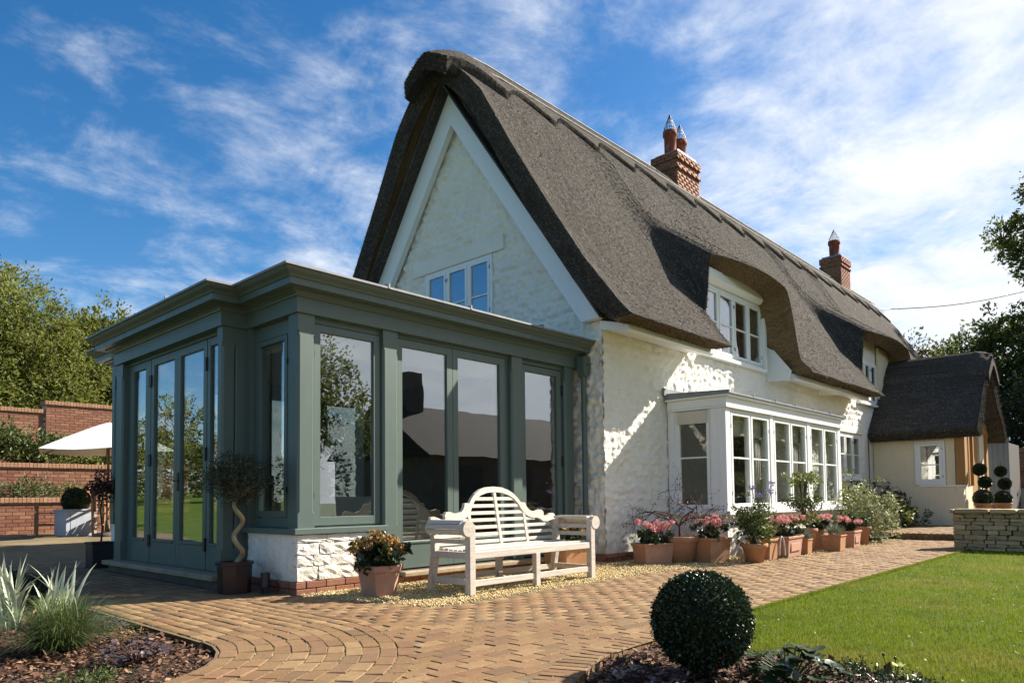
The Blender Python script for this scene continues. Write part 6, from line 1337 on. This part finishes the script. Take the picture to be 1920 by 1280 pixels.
for k in range(8): y = -0.02+k*0.135; MB().box(0, .025, y, y+.128, 0, 2.0-0.0*k, .003).build('board', 'blue_board', sh); MB().box(-.018, 0, y-.012, y+.012, 0, 2.0, .003).build('cover_strip', 'blue_board', sh)
MB().box(-.05, .09, -.06, 1.12, 2.0, 2.09, .006).build('top_rail', 'blue_board', sh); MB().box(.03, 2.0, .0, 1.06, 0, 1.95).build('shed_body', 'dark_inside', sh)
brick_wall_t = thing('garden_wall', 'dark shaded brick wall at the right edge', 'wall', (25, -6, 0.4)); o = MB().box(0, .3, 0, 4.4, 0, 1.9).build('core', 'mortar', brick_wall_t)
for c in range(25):
    for k in range(20): y = k*.225-(.11 if c % 2 else 0); MB().box(-.012, .05, max(y, 0)+.002, min(y+.215, 4.4), c*.075, c*.075+.065).build('brick', 'red_brick', brick_wall_t) if (c+k) % 1 == 0 and k > 9 and c > 8 else None
MB().box(-.06, .36, 0, 4.4, 1.9, 2.0, .01).build('coping', 'coping', brick_wall_t)
def hedge(name, label, c_, rad, n, leafm, ln, wd, seed, cat='hedge'):
    t = thing(name, label, cat, (c_[0], c_[1], c_[2]-rad[2])); r_ = np.random.default_rng(seed); k = n//16; p_, d_ = blob_points(k, r_, rad, .4); p_ += np.array([0, 0, rad[2]]); V_, F_ = clump_leaves(p_, min(rad)*.25, 16, ln, wd, .3, seed); np_mesh('foliage', V_, F_, leafm, t); mb = MB()
    for q in p_[:20]: mb.tube([(q[0]*.5, q[1]*.5, 0), (q[0]*.8, q[1]*.8, q[2]*.5), tuple(q)], [.08, .06, .03], 6, False)
    mb.build('stems', 'bark', t); return t
hedge('tall_hedge', 'tall dark evergreen hedge behind the porch', (29, -3.6, 2.6), (2.0, 3.6, 2.9), 26000, 'leaf_hedge', .16, .09, 501); hedge('tall_hedge', 'dark shaded hedge mass behind the blue shed', (27.5, 1.2, 2.4), (1.4, 2.2, 2.2), 12000, 'leaf_hedge', .16, .09, 502)
# trees
tree('garden_tree', 'big yellow green tree filling the left edge above the wall', (4.2, 33, 0), 5.5, [((3.0, 33, 7.9), (4.4, 3.4, 3.9)), ((6.2, 33, 7.0), (2.6, 2.6, 3.0)), ((1.5, 32, 5.5), (3.5, 3, 3.5)), ((5.2, 32, 4.6), (3.0, 2.5, 2.6)), ((3.6, 33, 9.8), (2.4, 2.4, 2.2))], 'leaf_tree_left', .20, .075, 34, 62, .62, 601, trunk_r=.4)
tree('garden_tree', 'smaller darker tree between the big left tree and the garden room', (9.3, 34, 0), 5, [((8.7, 34, 8.2), (2.1, 2, 2.9)), ((10.2, 34, 7.7), (2.1, 2, 2.7)), ((7.4, 34, 7.6), (1.8, 2, 2.4)), ((8.2, 33, 5.6), (2.4, 2, 2.4)), ((10.2, 33, 5.0), (2.4, 2, 2.4))], 'leaf_tree_left', .20, .10, 52, 64, .5, 602, trunk_r=.3)
tree('garden_tree', 'tall tree whose branch hangs in from the right edge', (41, -5.5, 0), 9, [((40, -2.2, 14.6), (1.5, 1.7, 1.3)), ((40, -1.4, 13.2), (1.2, 1.5, 0.9)), ((40.3, -1.9, 16.2), (1.3, 1.0, .9)), ((40, -.2, 13.9), (.9, .8, .8)), ((40, -1.6, 11.9), (1.0, 1.0, .55)), ((41, -4, 16), (2, 2, 2)), ((41, -6, 13), (3, 2.5, 3))], 'leaf_tree_right', .22, .10, 26, 44, .42, 603, trunk_r=.35)
tree('garden_tree', 'rounded tree behind the porch roof at the right edge', (38, -1.5, 0), 4.5, [((38, -.6, 7.4), (2.4, 2.1, 2.5)), ((38, -2.6, 7.6), (2.4, 2.0, 2.6)), ((38, 1.3, 6.6), (2.0, 1.5, 2.2)), ((36, -3.4, 5.4), (2.0, 2.2, 2.6)), ((36, 0.2, 4.6), (2.0, 2.2, 2.2))], 'leaf_tree_right', .22, .11, 40, 44, .5, 604, trunk_r=.3)
tree('garden_tree', 'thin pale tree showing behind the end of the roof', (40, 4.0, 0), 5, [((40, 4.4, 8.2), (1.5, 1.6, 1.6)), ((40, 3.0, 7.4), (1.5, 1.5, 1.4))], 'leaf_tree_olive', .22, .10, 20, 34, .5, 605, trunk_r=.2)
# telephone wire
pts = [(27.0+13*q, 2.23-3.2*q, 8.30+2.75*q-0.35*math.sin(math.pi*q)*0.6) for q in np.linspace(0, 1, 12)]; pts.append((47, -2.8, 12.6)); tag(MB().tube(pts, 0.018, 5).build('overhead_wire', 'black_metal'), 'thin black wire running from the roof end to the right', 'wire')
# the garden behind the camera, mirrored in the glass
nb = thing('neighbour_house', 'dark slate roofed house mirrored in the garden room glass', 'house', (17, -16, 0)); MB().box(-4, 11, -3, 3, 0, 2.6).build('wall', 'dark_stone', nb); MB().prism([(-3.3, 2.5), (0, 4.7), (3.3, 2.5)], 'x', -4.3, 12).build('roof', 'slate', nb); MB().box(-2.9, -2.1, -.35, .35, 3.9, 6.0).build('chimney', 'dark_stone', nb)
for k in range(3): MB().box(-2.5+k*2.8, -1.4+k*2.8, 2.98, 3.04, 1, 2.2).build('window', 'dark_inside', nb)
tree('garden_tree', 'leafy tree mirrored in the corner window', (8.5, -15, 0), 3, [((8.5, -15, 5), (2.2, 2.2, 2.2)), ((9.5, -14, 3.6), (1.8, 1.8, 1.5))], 'leaf_tree_right', .14, .07, 26, 70, .5, 606, trunk_r=.2)
for i_, (x, y, lb) in enumerate(((-13, 34, 'broad tree mirrored in the left garden door'), (-21, 29, 'young tree mirrored in the right garden door'), (-7.5, 40, 'dark tree mirrored beside the door handles'), (-30, 30, 'distant tree mirrored in the garden doors'))):
    tree('garden_tree', lb, (x, y, .6), 2.5, [((x, y, 4.6+.5*i_ % 1.3), (2.2, 2.2, 2.0)), ((x+1.6, y+.8, 3.2), (1.9, 1.9, 1.5)), ((x-1.7, y, 3.0), (1.9, 1.9, 1.5))], 'leaf_tree_left', .22, .10, 18, 40, .55, 610+i_, group='trees mirrored in the doors', trunk_r=.2)
hedge('garden_hedge', 'added unseen hedge that darkens the bay window reflection', (44, -17, 4.2), (14, 4, 5), 16000, 'leaf_tree_right', .4, .22, 621)  # unseen hedge, added so the bay panes reflect something dark
hedge('garden_hedge', 'long hedge closing the lawn, mirrored in the doors', (-20, 46, 2.2), (34, 1.5, 2.6), 22000, 'leaf_tree_left', .3, .16, 620)
